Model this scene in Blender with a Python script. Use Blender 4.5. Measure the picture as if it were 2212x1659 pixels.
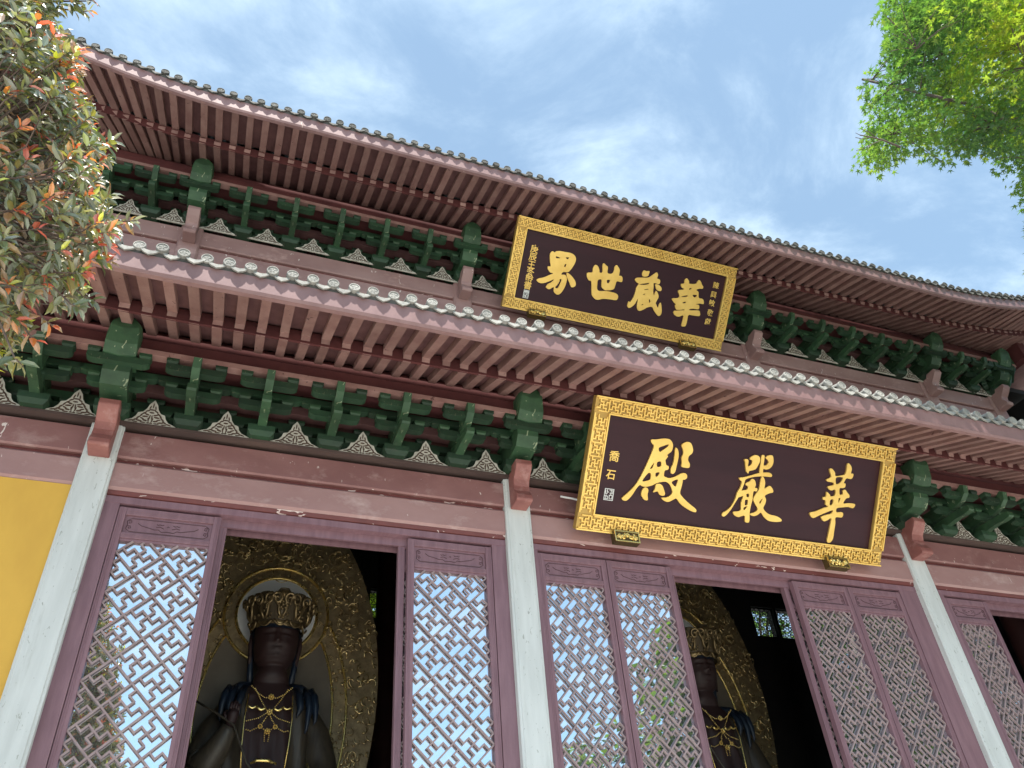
import bpy, bmesh, math, random
from mathutils import Vector, Matrix, noise
R_ = math.radians
for o in list(bpy.data.objects): bpy.data.objects.remove(o)
SC = bpy.context.scene
COL = SC.collection
rnd = random.Random(7)

# ------------------------------------------------------------------ camera
YAW, PITCH, ROLL, FW = 0.3986, 0.6850, -0.0852, 3148.4 / 4032.0
CAM = Vector((0.0, -8.0, 1.6))
_F = Vector((math.sin(YAW) * math.cos(PITCH), math.cos(YAW) * math.cos(PITCH), math.sin(PITCH)))
_R0 = Vector((math.cos(YAW), -math.sin(YAW), 0)); _U0 = _R0.cross(_F)
_R = _R0 * math.cos(ROLL) + _U0 * math.sin(ROLL); _U = _U0 * math.cos(ROLL) - _R0 * math.sin(ROLL)
cd = bpy.data.cameras.new('camera'); cam = bpy.data.objects.new('camera', cd); COL.objects.link(cam)
m = Matrix((( _R.x, _U.x, -_F.x, CAM.x), (_R.y, _U.y, -_F.y, CAM.y), (_R.z, _U.z, -_F.z, CAM.z), (0, 0, 0, 1)))
cam.matrix_world = m
cd.sensor_width = 36.0; cd.lens = 36.0 * FW; cd.clip_start = 0.05; cd.clip_end = 3000
SC.camera = cam
FPX = FW * 2212.0
def ray(x, y): return _F + _R * ((x - 1106) / FPX) - _U * ((y - 829.5) / FPX)
def onY(x, y, Y): d = ray(x, y); return CAM + d * ((Y - CAM.y) / d.y)
def onX(x, y, X): d = ray(x, y); return CAM + d * ((X - CAM.x) / d.x)
def proj(p):
    d = Vector(p) - CAM; z = d.dot(_F)
    if z < .1: return (-9999, -9999)
    return (1106 + FPX * d.dot(_R) / z, 829.5 - FPX * d.dot(_U) / z)

# ------------------------------------------------------------------ light
SUN_EL, SUN_AZ = R_(66), R_(-18)        # azimuth from the facade normal (-Y); negative = towards -X
sdir = Vector((math.sin(SUN_AZ) * math.cos(SUN_EL), -math.cos(SUN_AZ) * math.cos(SUN_EL), math.sin(SUN_EL)))
W = bpy.data.worlds.new('World'); SC.world = W; W.use_nodes = True
nt = W.node_tree; nt.nodes.clear(); N = nt.nodes.new; L = nt.links.new
out = N('ShaderNodeOutputWorld'); bg = N('ShaderNodeBackground'); bg.inputs['Strength'].default_value = 0.10
sky = N('ShaderNodeTexSky'); sky.sky_type = 'NISHITA'; sky.sun_disc = False
sky.sun_elevation = SUN_EL; sky.sun_rotation = math.atan2(sdir.x, sdir.y)
sky.air_density = 1.0; sky.dust_density = 0.6; sky.ozone_density = 0.6
tc = N('ShaderNodeTexCoord'); sep = N('ShaderNodeSeparateXYZ'); L(tc.outputs['Generated'], sep.inputs[0])
ad = N('ShaderNodeMath'); ad.operation = 'ADD'; ad.inputs[1].default_value = .12; L(sep.outputs['Z'], ad.inputs[0])
mx = N('ShaderNodeMath'); mx.operation = 'MAXIMUM'; mx.inputs[1].default_value = .06; L(ad.outputs[0], mx.inputs[0])
dx = N('ShaderNodeMath'); dx.operation = 'DIVIDE'; L(sep.outputs['X'], dx.inputs[0]); L(mx.outputs[0], dx.inputs[1])
dy = N('ShaderNodeMath'); dy.operation = 'DIVIDE'; L(sep.outputs['Y'], dy.inputs[0]); L(mx.outputs[0], dy.inputs[1])
cb = N('ShaderNodeCombineXYZ'); L(dx.outputs[0], cb.inputs[0]); L(dy.outputs[0], cb.inputs[1])
mp = N('ShaderNodeMapping'); mp.inputs['Rotation'].default_value = (0, 0, R_(38)); mp.inputs['Scale'].default_value = (1.0, 1.35, 1)
mp.inputs['Location'].default_value = (3.1, .7, 0); L(cb.outputs[0], mp.inputs[0])
n1 = N('ShaderNodeTexNoise'); n1.inputs['Scale'].default_value = 3.2; n1.inputs['Detail'].default_value = 9; n1.inputs['Roughness'].default_value = .62; n1.inputs['Distortion'].default_value = .35
L(mp.outputs[0], n1.inputs['Vector'])
r1 = N('ShaderNodeMapRange'); r1.inputs['From Min'].default_value = .41; r1.inputs['From Max'].default_value = .70; r1.inputs['To Max'].default_value = .95; r1.interpolation_type = 'SMOOTHSTEP'
L(n1.outputs[0], r1.inputs[0])
n2 = N('ShaderNodeTexNoise'); n2.inputs['Scale'].default_value = 9.0; n2.inputs['Detail'].default_value = 8; n2.inputs['Roughness'].default_value = .62
L(cb.outputs[0], n2.inputs['Vector'])
r2 = N('ShaderNodeMapRange'); r2.inputs['From Min'].default_value = .30; r2.inputs['From Max'].default_value = .72; r2.inputs['To Min'].default_value = .35; L(n2.outputs[0], r2.inputs[0])
mu = N('ShaderNodeMath'); mu.operation = 'MULTIPLY'; L(r1.outputs[0], mu.inputs[0]); L(r2.outputs[0], mu.inputs[1])
veil = N('ShaderNodeMath'); veil.operation = 'MULTIPLY_ADD'; veil.inputs[1].default_value = .66; veil.inputs[2].default_value = .26; L(mu.outputs[0], veil.inputs[0])
mix = N('ShaderNodeMix'); mix.data_type = 'RGBA'; L(veil.outputs[0], mix.inputs['Factor']); tint = N('ShaderNodeVectorMath'); tint.operation = 'MULTIPLY'; tint.inputs[1].default_value = (.80, 1.06, 1.08); L(sky.outputs[0], tint.inputs[0]); L(tint.outputs[0], mix.inputs['A'])
mix.inputs['B'].default_value = (4.5, 5.6, 6.5, 1)
L(mix.outputs['Result'], bg.inputs['Color']); L(bg.outputs[0], out.inputs[0])
sl = bpy.data.lights.new('sun', 'SUN'); sl.energy = 4.6; sl.angle = R_(.55); sl.color = (1, .95, .87)
so = bpy.data.objects.new('sun', sl); COL.objects.link(so); so.rotation_euler = (-sdir).to_track_quat('-Z', 'Y').to_euler(); so.location = (0, -20, 40)
SC.view_settings.view_transform = 'Standard'; SC.view_settings.look = 'None'; SC.view_settings.gamma = 1.0
SC.view_settings.use_curve_mapping = False; SC.view_settings.exposure = 1.12
SC.render.resolution_x = 1024; SC.render.resolution_y = 768
SC.cycles.max_bounces = 8; SC.cycles.diffuse_bounces = 4

# ------------------------------------------------------------------ helpers
class MB:
    def __init__(s): s.v = []; s.f = []; s.c = []
    def add(s, vs, fs, col=None):
        o = len(s.v); s.v += [tuple(p) for p in vs]; s.f += [tuple(i + o for i in f) for f in fs]
        if col is not None: s.c += [col] * len(vs)
    def box(s, x0, x1, y0, y1, z0, z1):
        s.add([(x0,y0,z0),(x1,y0,z0),(x1,y1,z0),(x0,y1,z0),(x0,y0,z1),(x1,y0,z1),(x1,y1,z1),(x0,y1,z1)],
              [(0,3,2,1),(4,5,6,7),(0,1,5,4),(1,2,6,5),(2,3,7,6),(3,0,4,7)])
    def frustum(s, cx, cy, z0, z1, a, b, a2, b2):
        s.add([(cx-a,cy-b,z0),(cx+a,cy-b,z0),(cx+a,cy+b,z0),(cx-a,cy+b,z0),(cx-a2,cy-b2,z1),(cx+a2,cy-b2,z1),(cx+a2,cy+b2,z1),(cx-a2,cy+b2,z1)],
              [(0,3,2,1),(4,5,6,7),(0,1,5,4),(1,2,6,5),(2,3,7,6),(3,0,4,7)])
    def prism(s, a, b):          # two matching loops
        n = len(a); s.add(list(a) + list(b), [tuple(range(n))[::-1], tuple(range(n, 2*n))] + [(i, (i+1) % n, n + (i+1) % n, n + i) for i in range(n)])
    def prismX(s, prof, x0, x1): s.prism([(x0, y, z) for y, z in prof], [(x1, y, z) for y, z in prof])
    def prismY(s, prof, y0, y1): s.prism([(x, y0, z) for x, z in prof], [(x, y1, z) for x, z in prof])
    def tube(s, pts, r, n=6, closed=False, cap=True):
        pts = [Vector(p) for p in pts]; k = len(pts); rs = r if isinstance(r, (list, tuple)) else [r] * k
        vs = []; fs = []; prev = None
        for i, p in enumerate(pts):
            t = (pts[(i+1) % k] - pts[i-1]) if closed else (pts[min(i+1, k-1)] - pts[max(i-1, 0)])
            if t.length < 1e-9: t = Vector((0, 0, 1))
            t.normalize()
            if prev is None: prev = t.orthogonal().normalized()
            u = prev - t * prev.dot(t)
            if u.length < 1e-6: u = t.orthogonal()
            u.normalize(); prev = u; w = t.cross(u)
            for j in range(n):
                a = 2 * math.pi * j / n; vs.append(p + (u * math.cos(a) + w * math.sin(a)) * rs[i])
        for i in range(k if closed else k - 1):
            for j in range(n):
                a0 = i*n + j; a1 = i*n + (j+1) % n; b0 = ((i+1) % k)*n + j; b1 = ((i+1) % k)*n + (j+1) % n
                fs.append((a0, a1, b1, b0))
        if not closed and cap: fs += [tuple(range(n))[::-1], tuple(range((k-1)*n, k*n))]
        s.add(vs, fs)
    def sphere(s, c, r, n=8, m=5, sc=(1, 1, 1)):
        vs = [(c[0], c[1], c[2] + r*sc[2])]
        for i in range(1, m):
            t = math.pi * i / m
            for j in range(n):
                a = 2*math.pi*j/n; vs.append((c[0] + r*sc[0]*math.sin(t)*math.cos(a), c[1] + r*sc[1]*math.sin(t)*math.sin(a), c[2] + r*sc[2]*math.cos(t)))
        vs.append((c[0], c[1], c[2] - r*sc[2])); fs = [(0, 1+j, 1+(j+1) % n) for j in range(n)]
        for i in range(m-2):
            for j in range(n): fs.append((1+i*n+j, 1+(i+1)*n+j, 1+(i+1)*n+(j+1) % n, 1+i*n+(j+1) % n))
        e = len(vs)-1; fs += [(e, 1+(m-2)*n+(j+1) % n, 1+(m-2)*n+j) for j in range(n)]
        s.add(vs, fs)
    def grid(s, rows, closed=False):
        n = len(rows[0]); vs = [p for r in rows for p in r]; fs = []
        for i in range(len(rows)-1):
            for j in range(n if closed else n-1):
                fs.append((i*n+j, i*n+(j+1) % n, (i+1)*n+(j+1) % n, (i+1)*n+j))
        s.add(vs, fs)
    def mesh(s, name, mat=None, smooth=False, fix=True):
        me = bpy.data.meshes.new(name); me.from_pydata(s.v, [], s.f)
        if s.c:
            at = me.color_attributes.new('Col', 'FLOAT_COLOR', 'POINT')
            at.data.foreach_set('color', [x for c in s.c for x in (c[0], c[1], c[2], 1)])
        if fix:
            bm = bmesh.new(); bm.from_mesh(me); bmesh.ops.recalc_face_normals(bm, faces=bm.faces); bm.to_mesh(me); bm.free()
        if smooth: me.polygons.foreach_set('use_smooth', [True] * len(me.polygons))
        if mat: me.materials.append(mat)
        me.update(); return me
WL = {}
def put(name, data, parent=None, loc=(0, 0, 0), rot=None, bevel=0, kind=None, seg=1):
    o = bpy.data.objects.new(name, data); COL.objects.link(o); loc = Vector(loc)
    WL[o.name] = loc
    if parent is not None: o.parent = parent; o.location = loc - WL[parent.name]
    else: o.location = loc
    if rot is not None: o.rotation_euler = rot
    if bevel:
        b = o.modifiers.new('bevel', 'BEVEL'); b.width = bevel; b.segments = seg; b.limit_method = 'ANGLE'; b.angle_limit = R_(35)
    if kind: o['kind'] = kind
    return o
def thing(name, label, cat, loc=(0, 0, 0), group=None):
    o = put(name, None, None, loc); o.empty_display_size = .3; o['label'] = label; o['category'] = cat
    if group: o['group'] = group
    return o
def tag(o, label, cat, group=None):
    o['label'] = label; o['category'] = cat
    if group: o['group'] = group
    return o

# ------------------------------------------------------------------ materials
def pmat(name, c1, c2=None, rough=.6, metal=0., scale=2.0, stretch=(1, 1, 1), bump=.15, bscale=60, spec=.5, chips=None, rand=True, contrast=(.35, .65), coat=0., bdist=.01, grime=None, vary=0.):
    mt = bpy.data.materials.new(name); mt.use_nodes = True; t = mt.node_tree; b = t.nodes['Principled BSDF']; N = t.nodes.new; L = t.links.new
    b.inputs['Roughness'].default_value = rough; b.inputs['Metallic'].default_value = metal; b.inputs['Specular IOR Level'].default_value = spec
    b.inputs['Coat Weight'].default_value = coat; b.inputs['Coat Roughness'].default_value = .25
    tc = N('ShaderNodeTexCoord'); mp = N('ShaderNodeMapping'); mp.inputs['Scale'].default_value = stretch
    if rand:
        oi = N('ShaderNodeObjectInfo'); vm = N('ShaderNodeVectorMath'); vm.operation = 'MULTIPLY_ADD'; vm.inputs[1].default_value = (17, 31, 23)
        cbx = N('ShaderNodeCombineXYZ'); [L(oi.outputs['Random'], cbx.inputs[i]) for i in range(3)]
        L(cbx.outputs[0], vm.inputs[0]); L(tc.outputs['Object'], vm.inputs[2]); L(vm.outputs[0], mp.inputs[0])
    else: L(tc.outputs['Object'], mp.inputs[0])
    n = N('ShaderNodeTexNoise'); n.inputs['Scale'].default_value = scale; n.inputs['Detail'].default_value = 6; n.inputs['Roughness'].default_value = .6; L(mp.outputs[0], n.inputs['Vector'])
    mr = N('ShaderNodeMapRange'); mr.inputs['From Min'].default_value = contrast[0]; mr.inputs['From Max'].default_value = contrast[1]; L(n.outputs[0], mr.inputs[0])
    mx = N('ShaderNodeMix'); mx.data_type = 'RGBA'; c2 = c2 or tuple(x * .75 for x in c1)
    mx.inputs['A'].default_value = (*c1, 1); mx.inputs['B'].default_value = (*c2, 1); L(mr.outputs[0], mx.inputs['Factor'])
    colr = mx.outputs['Result']
    if grime:
        g = N('ShaderNodeTexNoise'); g.inputs['Scale'].default_value = grime[1]; g.inputs['Detail'].default_value = 8; g.inputs['Roughness'].default_value = .7; L(mp.outputs[0], g.inputs['Vector'])
        gr = N('ShaderNodeMapRange'); gr.inputs['From Min'].default_value = grime[2]; gr.inputs['From Max'].default_value = grime[2] + .16; L(g.outputs[0], gr.inputs[0])
        m3 = N('ShaderNodeMix'); m3.data_type = 'RGBA'; L(gr.outputs[0], m3.inputs['Factor']); L(colr, m3.inputs['A']); m3.inputs['B'].default_value = (*grime[0], 1); colr = m3.outputs['Result']
    if chips:
        cc, cs, th, cst = chips
        m2 = N('ShaderNodeMapping'); m2.inputs['Scale'].default_value = cst; m2.inputs['Rotation'].default_value = (.3, .5, .2); L(tc.outputs['Object'], m2.inputs[0])
        w = N('ShaderNodeTexNoise'); w.inputs['Scale'].default_value = cs; w.inputs['Detail'].default_value = 3; w.inputs['Roughness'].default_value = .5; w.inputs['Distortion'].default_value = 1.2; L(m2.outputs[0], w.inputs['Vector'])
        gt = N('ShaderNodeMath'); gt.operation = 'GREATER_THAN'; gt.inputs[1].default_value = th; L(w.outputs[0], gt.inputs[0])
        m4 = N('ShaderNodeMix'); m4.data_type = 'RGBA'; L(gt.outputs[0], m4.inputs['Factor']); L(colr, m4.inputs['A']); m4.inputs['B'].default_value = (*cc, 1); colr = m4.outputs['Result']
    if vary:
        o2 = N('ShaderNodeObjectInfo'); v1 = N('ShaderNodeMapRange'); v1.inputs['To Min'].default_value = 1 - vary; v1.inputs['To Max'].default_value = 1 + vary; L(o2.outputs['Random'], v1.inputs[0])
        v2 = N('ShaderNodeVectorMath'); v2.operation = 'SCALE'; L(colr, v2.inputs[0]); L(v1.outputs[0], v2.inputs['Scale']); colr = v2.outputs[0]
    L(colr, b.inputs['Base Color'])
    rr = N('ShaderNodeMapRange'); rr.inputs['To Min'].default_value = max(rough - .1, .03); rr.inputs['To Max'].default_value = min(rough + .12, 1); L(n.outputs[0], rr.inputs[0]); L(rr.outputs[0], b.inputs['Roughness'])
    if bump:
        bn = N('ShaderNodeTexNoise'); bn.inputs['Scale'].default_value = bscale; bn.inputs['Detail'].default_value = 4; L(mp.outputs[0], bn.inputs['Vector'])
        bp = N('ShaderNodeBump'); bp.inputs['Strength'].default_value = bump; bp.inputs['Distance'].default_value = bdist; L(bn.outputs[0], bp.inputs['Height']); L(bp.outputs[0], b.inputs['Normal'])
    return mt
M = {}
CH = ((.66, .56, .52), 16.0, .71, (1, 1, .30))
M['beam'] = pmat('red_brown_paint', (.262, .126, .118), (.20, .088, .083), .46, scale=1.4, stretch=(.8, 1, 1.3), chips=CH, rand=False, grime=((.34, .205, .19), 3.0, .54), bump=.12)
M['beam2'] = pmat('red_brown_paint_sky_sheen', (.385, .232, .218), (.305, .165, .156), .44, scale=1.1, stretch=(.8, 1, 1.5), chips=((.68, .57, .53), 16.0, .735, (1, 1, .35)), rand=False, grime=((.46, .315, .295), 2.2, .54), bump=.1)  # lower beam: pale sky reflection is put into its base colour
M['beamu'] = pmat('upper_red_paint', (.33, .205, .192), (.26, .148, .138), .5, scale=1.4, stretch=(.8, 1, 1.3), chips=CH, rand=False, grime=((.43, .275, .25), 3.0, .56), bump=.12)  # paler red for the upper-storey timbers
M['mould'] = pmat('dark_red_paint', (.16, .042, .038), (.12, .032, .03), .5, scale=3, chips=((.66, .52, .47), 6.0, .675, (1, 1, 2.5)), rand=False)
M['rafter'] = pmat('rafter_paint', (.285, .168, .146), (.205, .105, .092), .6, vary=.16, scale=5, stretch=(1, .5, 1), chips=((.10, .045, .04), 14, .70, (1, .5, 1)), grime=((.24, .125, .115), 5, .58))
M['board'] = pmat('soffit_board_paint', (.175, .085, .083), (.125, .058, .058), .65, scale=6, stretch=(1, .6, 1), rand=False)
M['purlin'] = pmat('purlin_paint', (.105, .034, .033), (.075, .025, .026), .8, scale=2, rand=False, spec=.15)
M['fascia'] = pmat('fascia_paint', (.27, .160, .155), (.20, .112, .11), .5, scale=3, stretch=(1, 1, .4), rand=False, grime=((.17, .09, .088), 3.2, .60), chips=((.55, .42, .36), 5.0, .745, (1.2, 1, .4)), bump=.1)
M['green'] = pmat('green_bracket_paint', (.016, .048, .021), (.010, .031, .015), .6, vary=.3, grime=((.035, .050, .030), 7, .58), scale=4, chips=((.09, .10, .06), 22, .70, (1, 1, .4)), bump=.2, bscale=30)
M['greenl'] = pmat('green_bracket_worn_paint', (.029, .076, .032), (.018, .050, .023), .6, vary=.25, grime=((.06, .078, .045), 7, .58), scale=6, chips=((.22, .26, .16), 16, .68, (1, 1, .3)), bump=.2, bscale=30)
M['stone'] = pmat('grey_granite', (.62, .635, .62), (.52, .535, .52), .7, scale=2.6, stretch=(3, 3, .35), rand=False, bump=.15, bscale=120, grime=((.42, .43, .40), 1.6, .57), chips=((.36, .37, .34), 30, .68, (1, 1, .4)))
M['yellow'] = pmat('ochre_plaster', (.74, .44, .075), (.60, .34, .06), .85, scale=.9, stretch=(1, 1, .5), rand=False, bump=.06, bscale=90)
M['door'] = pmat('mauve_door_paint', (.245, .135, .158), (.19, .10, .120), .5, scale=5, stretch=(3, 1, .4), bump=.2, bscale=50, rand=True)
M['lattice'] = pmat('mauve_lattice_paint', (.36, .268, .265), (.28, .20, .20), .5, scale=8, bump=.05)
M['carving'] = pmat('carved_line_dark', (.095, .042, .05), (.07, .03, .036), .6)
M['gold'] = pmat('gold_leaf', (.88, .60, .17), (.76, .49, .12), .38, metal=.5, scale=3, bump=.06, bscale=25, rand=False)
M['goldb'] = pmat('bright_gold', (1.0, .78, .30), (.9, .62, .18), .26, metal=.9, scale=5, bump=.05)
M['lacquer'] = pmat('dark_plum_lacquer', (.036, .0105, .016), (.026, .008, .013), .42, scale=1.5, stretch=(.3, 1, 3), rand=False, bump=.03, bscale=12, spec=.25)
M['silver'] = pmat('silver_white_paint', (.72, .72, .70), (.6, .6, .58), .5)
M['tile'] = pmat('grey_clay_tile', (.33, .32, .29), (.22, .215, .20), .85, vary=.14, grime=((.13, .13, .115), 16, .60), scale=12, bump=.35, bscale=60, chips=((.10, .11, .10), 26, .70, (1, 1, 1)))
M['tileu'] = pmat('upper_clay_tile', (.105, .105, .095), (.055, .055, .05), .8, vary=.25, scale=14, bump=.35, bscale=60)  # upper tile ends, darker grey than those of the lower eave
M['rooft'] = pmat('roof_clay_tile', (.30, .30, .285), (.20, .20, .19), .8, scale=8, bump=.3, rand=False)
M['tiled'] = pmat('dark_clay_tile', (.085, .085, .08), (.055, .055, .052), .8, scale=8, bump=.3, rand=False)
M['carved'] = pmat('pale_carved_stone', (.58, .56, .49), (.44, .42, .36), .75, scale=9, bump=.2)
M['carvedbk'] = pmat('carving_ground_brown', (.10, .055, .038), (.055, .030, .022), .8, scale=20)
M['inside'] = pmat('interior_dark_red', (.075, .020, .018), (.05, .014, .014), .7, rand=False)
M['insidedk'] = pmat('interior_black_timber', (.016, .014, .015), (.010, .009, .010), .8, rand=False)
M['floor'] = pmat('stone_floor', (.50, .48, .44), (.42, .40, .37), .5, rand=False)
M['bark'] = pmat('bark', (.11, .085, .065), (.06, .045, .036), .9, scale=12, stretch=(1, 1, .3), bump=.6, bscale=30)
M['twig'] = pmat('twig_bark', (.15, .11, .085), (.09, .06, .05), .8, scale=20, bump=.2)
M['oldgold'] = pmat('old_gold', (.40, .31, .175), (.22, .165, .092), .38, metal=.6, scale=14, bump=.6, bscale=95, bdist=.012)
M['dullgold'] = pmat('dull_gold_flat', (.15, .125, .095), (.12, .10, .076), .6, metal=.0, scale=3, bump=.1)
M['skin'] = pmat('statue_gilt_brown', (.030, .012, .011), (.024, .009, .009), .6, metal=.0, scale=2, bump=.04)
M['robe'] = pmat('statue_robe', (.062, .049, .032), (.036, .028, .020), .5, metal=.0, scale=6, stretch=(3, 3, .4), bump=.3, bscale=10)
M['hair'] = pmat('statue_blue_hair', (.010, .018, .034), (.007, .012, .022), .4)
M['halo'] = pmat('halo_disc', (.84, .86, .86), (.74, .77, .77), .5, metal=.0, scale=2, bump=.03)

def glassmat():
    mt = bpy.data.materials.new('coated_window_glass'); mt.use_nodes = True; t = mt.node_tree; t.nodes.clear(); N = t.nodes.new; L = t.links.new
    o = N('ShaderNodeOutputMaterial'); mi = N('ShaderNodeMixShader'); g = N('ShaderNodeBsdfGlossy'); tr = N('ShaderNodeBsdfTransparent')
    g.inputs['Roughness'].default_value = .012; g.inputs['Color'].default_value = (.93, .96, 1, 1); tr.inputs['Color'].default_value = (.45, .47, .47, 1)
    fr = N('ShaderNodeFresnel'); fr.inputs['IOR'].default_value = 1.5; mr = N('ShaderNodeMapRange'); mr.inputs['To Min'].default_value = .86; mr.inputs['To Max'].default_value = 1
    tc = N('ShaderNodeTexCoord'); n = N('ShaderNodeTexNoise'); n.inputs['Scale'].default_value = 1.6; bp = N('ShaderNodeBump'); bp.inputs['Strength'].default_value = .10; bp.inputs['Distance'].default_value = .02
    L(tc.outputs['Object'], n.inputs['Vector']); L(n.outputs[0], bp.inputs['Height']); L(bp.outputs[0], g.inputs['Normal'])
    L(fr.outputs[0], mr.inputs[0]); L(mr.outputs[0], mi.inputs[0]); L(tr.outputs[0], mi.inputs[1]); L(g.outputs[0], mi.inputs[2]); df = N('ShaderNodeBsdfDiffuse'); df.inputs['Color'].default_value = (.62, .63, .62, 1); dn = N('ShaderNodeTexNoise'); dn.inputs['Scale'].default_value = 3.0; dn.inputs['Detail'].default_value = 8; dn.inputs['Roughness'].default_value = .7; L(tc.outputs['Object'], dn.inputs['Vector'])
    dr = N('ShaderNodeMapRange'); dr.inputs['From Min'].default_value = .3; dr.inputs['From Max'].default_value = .8; dr.inputs['To Min'].default_value = .02; dr.inputs['To Max'].default_value = .15; L(dn.outputs[0], dr.inputs[0])
    m2 = N('ShaderNodeMixShader'); L(dr.outputs[0], m2.inputs[0]); L(mi.outputs[0], m2.inputs[1]); L(df.outputs[0], m2.inputs[2]); L(m2.outputs[0], o.inputs[0]); return mt
M['glass'] = glassmat()
def leafmat(name, rough, trans, spec=.5, boost=1.6, coat=0):
    mt = bpy.data.materials.new(name); mt.use_nodes = True; t = mt.node_tree; b = t.nodes['Principled BSDF']; N = t.nodes.new; L = t.links.new; o = t.nodes['Material Output']
    a = N('ShaderNodeVertexColor'); a.layer_name = 'Col'; L(a.outputs[0], b.inputs['Base Color']); b.inputs['Roughness'].default_value = rough; b.inputs['Specular IOR Level'].default_value = spec
    b.inputs['Coat Weight'].default_value = coat; b.inputs['Coat Roughness'].default_value = .42; b.inputs['Coat IOR'].default_value = 1.9
    tr = N('ShaderNodeBsdfTranslucent'); mm = N('ShaderNodeVectorMath'); mm.operation = 'MULTIPLY'; mm.inputs[1].default_value = (boost * 1.05, boost * 1.1, boost * .5); L(a.outputs[0], mm.inputs[0]); L(mm.outputs[0], tr.inputs['Color'])
    mi = N('ShaderNodeMixShader'); mi.inputs[0].default_value = trans; L(b.outputs[0], mi.inputs[1]); L(tr.outputs[0], mi.inputs[2]); L(mi.outputs[0], o.inputs[0]); return mt
M['pleaf'] = leafmat('photinia_leaf', .42, .22, .9, coat=1.0)
M['mleaf'] = leafmat('maple_leaf', .45, .45, .5, 1.9)
def pavemat():
    mt = pmat('courtyard_stone', (.54, .52, .475), (.46, .44, .40), .8, scale=.6, rand=False, bump=.1)
    return mt
M['pave'] = pavemat()

# ------------------------------------------------------------------ setting
g = MB(); g.add([(-600, -600, 0), (600, -600, 0), (600, 600, 0), (-600, 600, 0)], [(0, 1, 2, 3)])
o = put('ground', g.mesh('ground', M['pave']), kind='structure')
g = MB(); g.box(-8, 21, -3.0, 14, .004, .62); put('podium', g.mesh('podium', M['stone']), kind='structure')

# key dimensions --------------------------------------------------
CX = [-5.25, -1.44, 3.31, 9.587, 14.34, 18.15]      # lower columns
UX = [-3.49, -1.44, 3.31, 9.587, 14.34, 16.39]      # upper columns
ZT, ZU, YU = 7.10, 12.52, 1.81                      # bracket base levels, upper wall plane
HALL = thing('temple_hall', 'double-eaved Chinese temple hall with red-brown timber, green brackets and grey tiles', 'temple', (6.45, 5, .62))
# ------------------------------------------------------------------ columns and beams
def rib_profile(mb, x0, x1, y, z0, z1, b=.018): # beam with chamfered edges, back at y+.3
    mb.prismX([(y + .3, z0), (y + b, z0), (y, z0 + b), (y, z1 - b), (y + b, z1), (y + .3, z1)], x0, x1)
for i, x in enumerate(CX):
    mb = MB(); w = .1665; c = .028
    prof = [(-w + c, 0), (w - c, 0), (w - c, c * .5), (w, c * .5), (w, .33), (-w, .33), (-w, c * .5), (-w + c, c * .5)]
    mb.prism([(x + a, b, .62) for a, b in prof], [(x + a, b, 7.095) for a, b in prof])
    co = put('column', mb.mesh('column', M['stone']), HALL, bevel=.006)
    b = MB(); b.box(x - .32, x + .32, -.14, .5, .62, .80); put('column_base', b.mesh('column_base', M['stone']), co, bevel=.03)
CORB = [(.0, 7.205), (-.31, 7.205), (-.322, 7.13), (-.27, 7.06), (-.19, 6.98), (-.165, 6.90), (-.175, 6.83), (-.235, 6.74), (-.245, 6.68), (-.225, 6.655), (.0, 6.65)]
cm = MB(); cm.prismX(CORB, -.105, .105); CMESH = cm.mesh('corbel', M['beam'])
M['corbel'] = pmat('corbel_worn_paint', (.30, .115, .098), (.225, .080, .070), .5, scale=5, grime=((.36, .19, .17), 6, .52), bump=.15)
CMESH.materials[0] = M['corbel']
for i, x in enumerate(CX[1:5]): put('beam_end', CMESH, HALL, (x, -.001, 0), bevel=.008)
for i in range(5):
    x0, x1 = CX[i] + .1665, CX[i+1] - .1665
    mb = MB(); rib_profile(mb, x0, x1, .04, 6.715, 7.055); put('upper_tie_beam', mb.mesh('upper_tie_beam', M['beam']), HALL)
    mb = MB(); mb.box(x0, x1, .10, .33, 6.672, 6.714); put('beam_groove_strip', mb.mesh('groove', M['mould']), HALL)
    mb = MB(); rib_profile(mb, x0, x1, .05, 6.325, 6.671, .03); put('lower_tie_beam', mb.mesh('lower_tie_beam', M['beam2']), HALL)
mb = MB(); mb.box(CX[0] - .3, CX[5] + .3, -.045, .34, 7.097, 7.13); 
for i in range(5): 
    pass
M['plank'] = pmat('weathered_plank', (.10, .062, .052), (.06, .036, .032), .8, scale=4, stretch=(.3, 1, 1), rand=False)
put('bracket_plank', mb.mesh('plank', M['plank']), HALL)
ZB = 7.132
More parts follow.
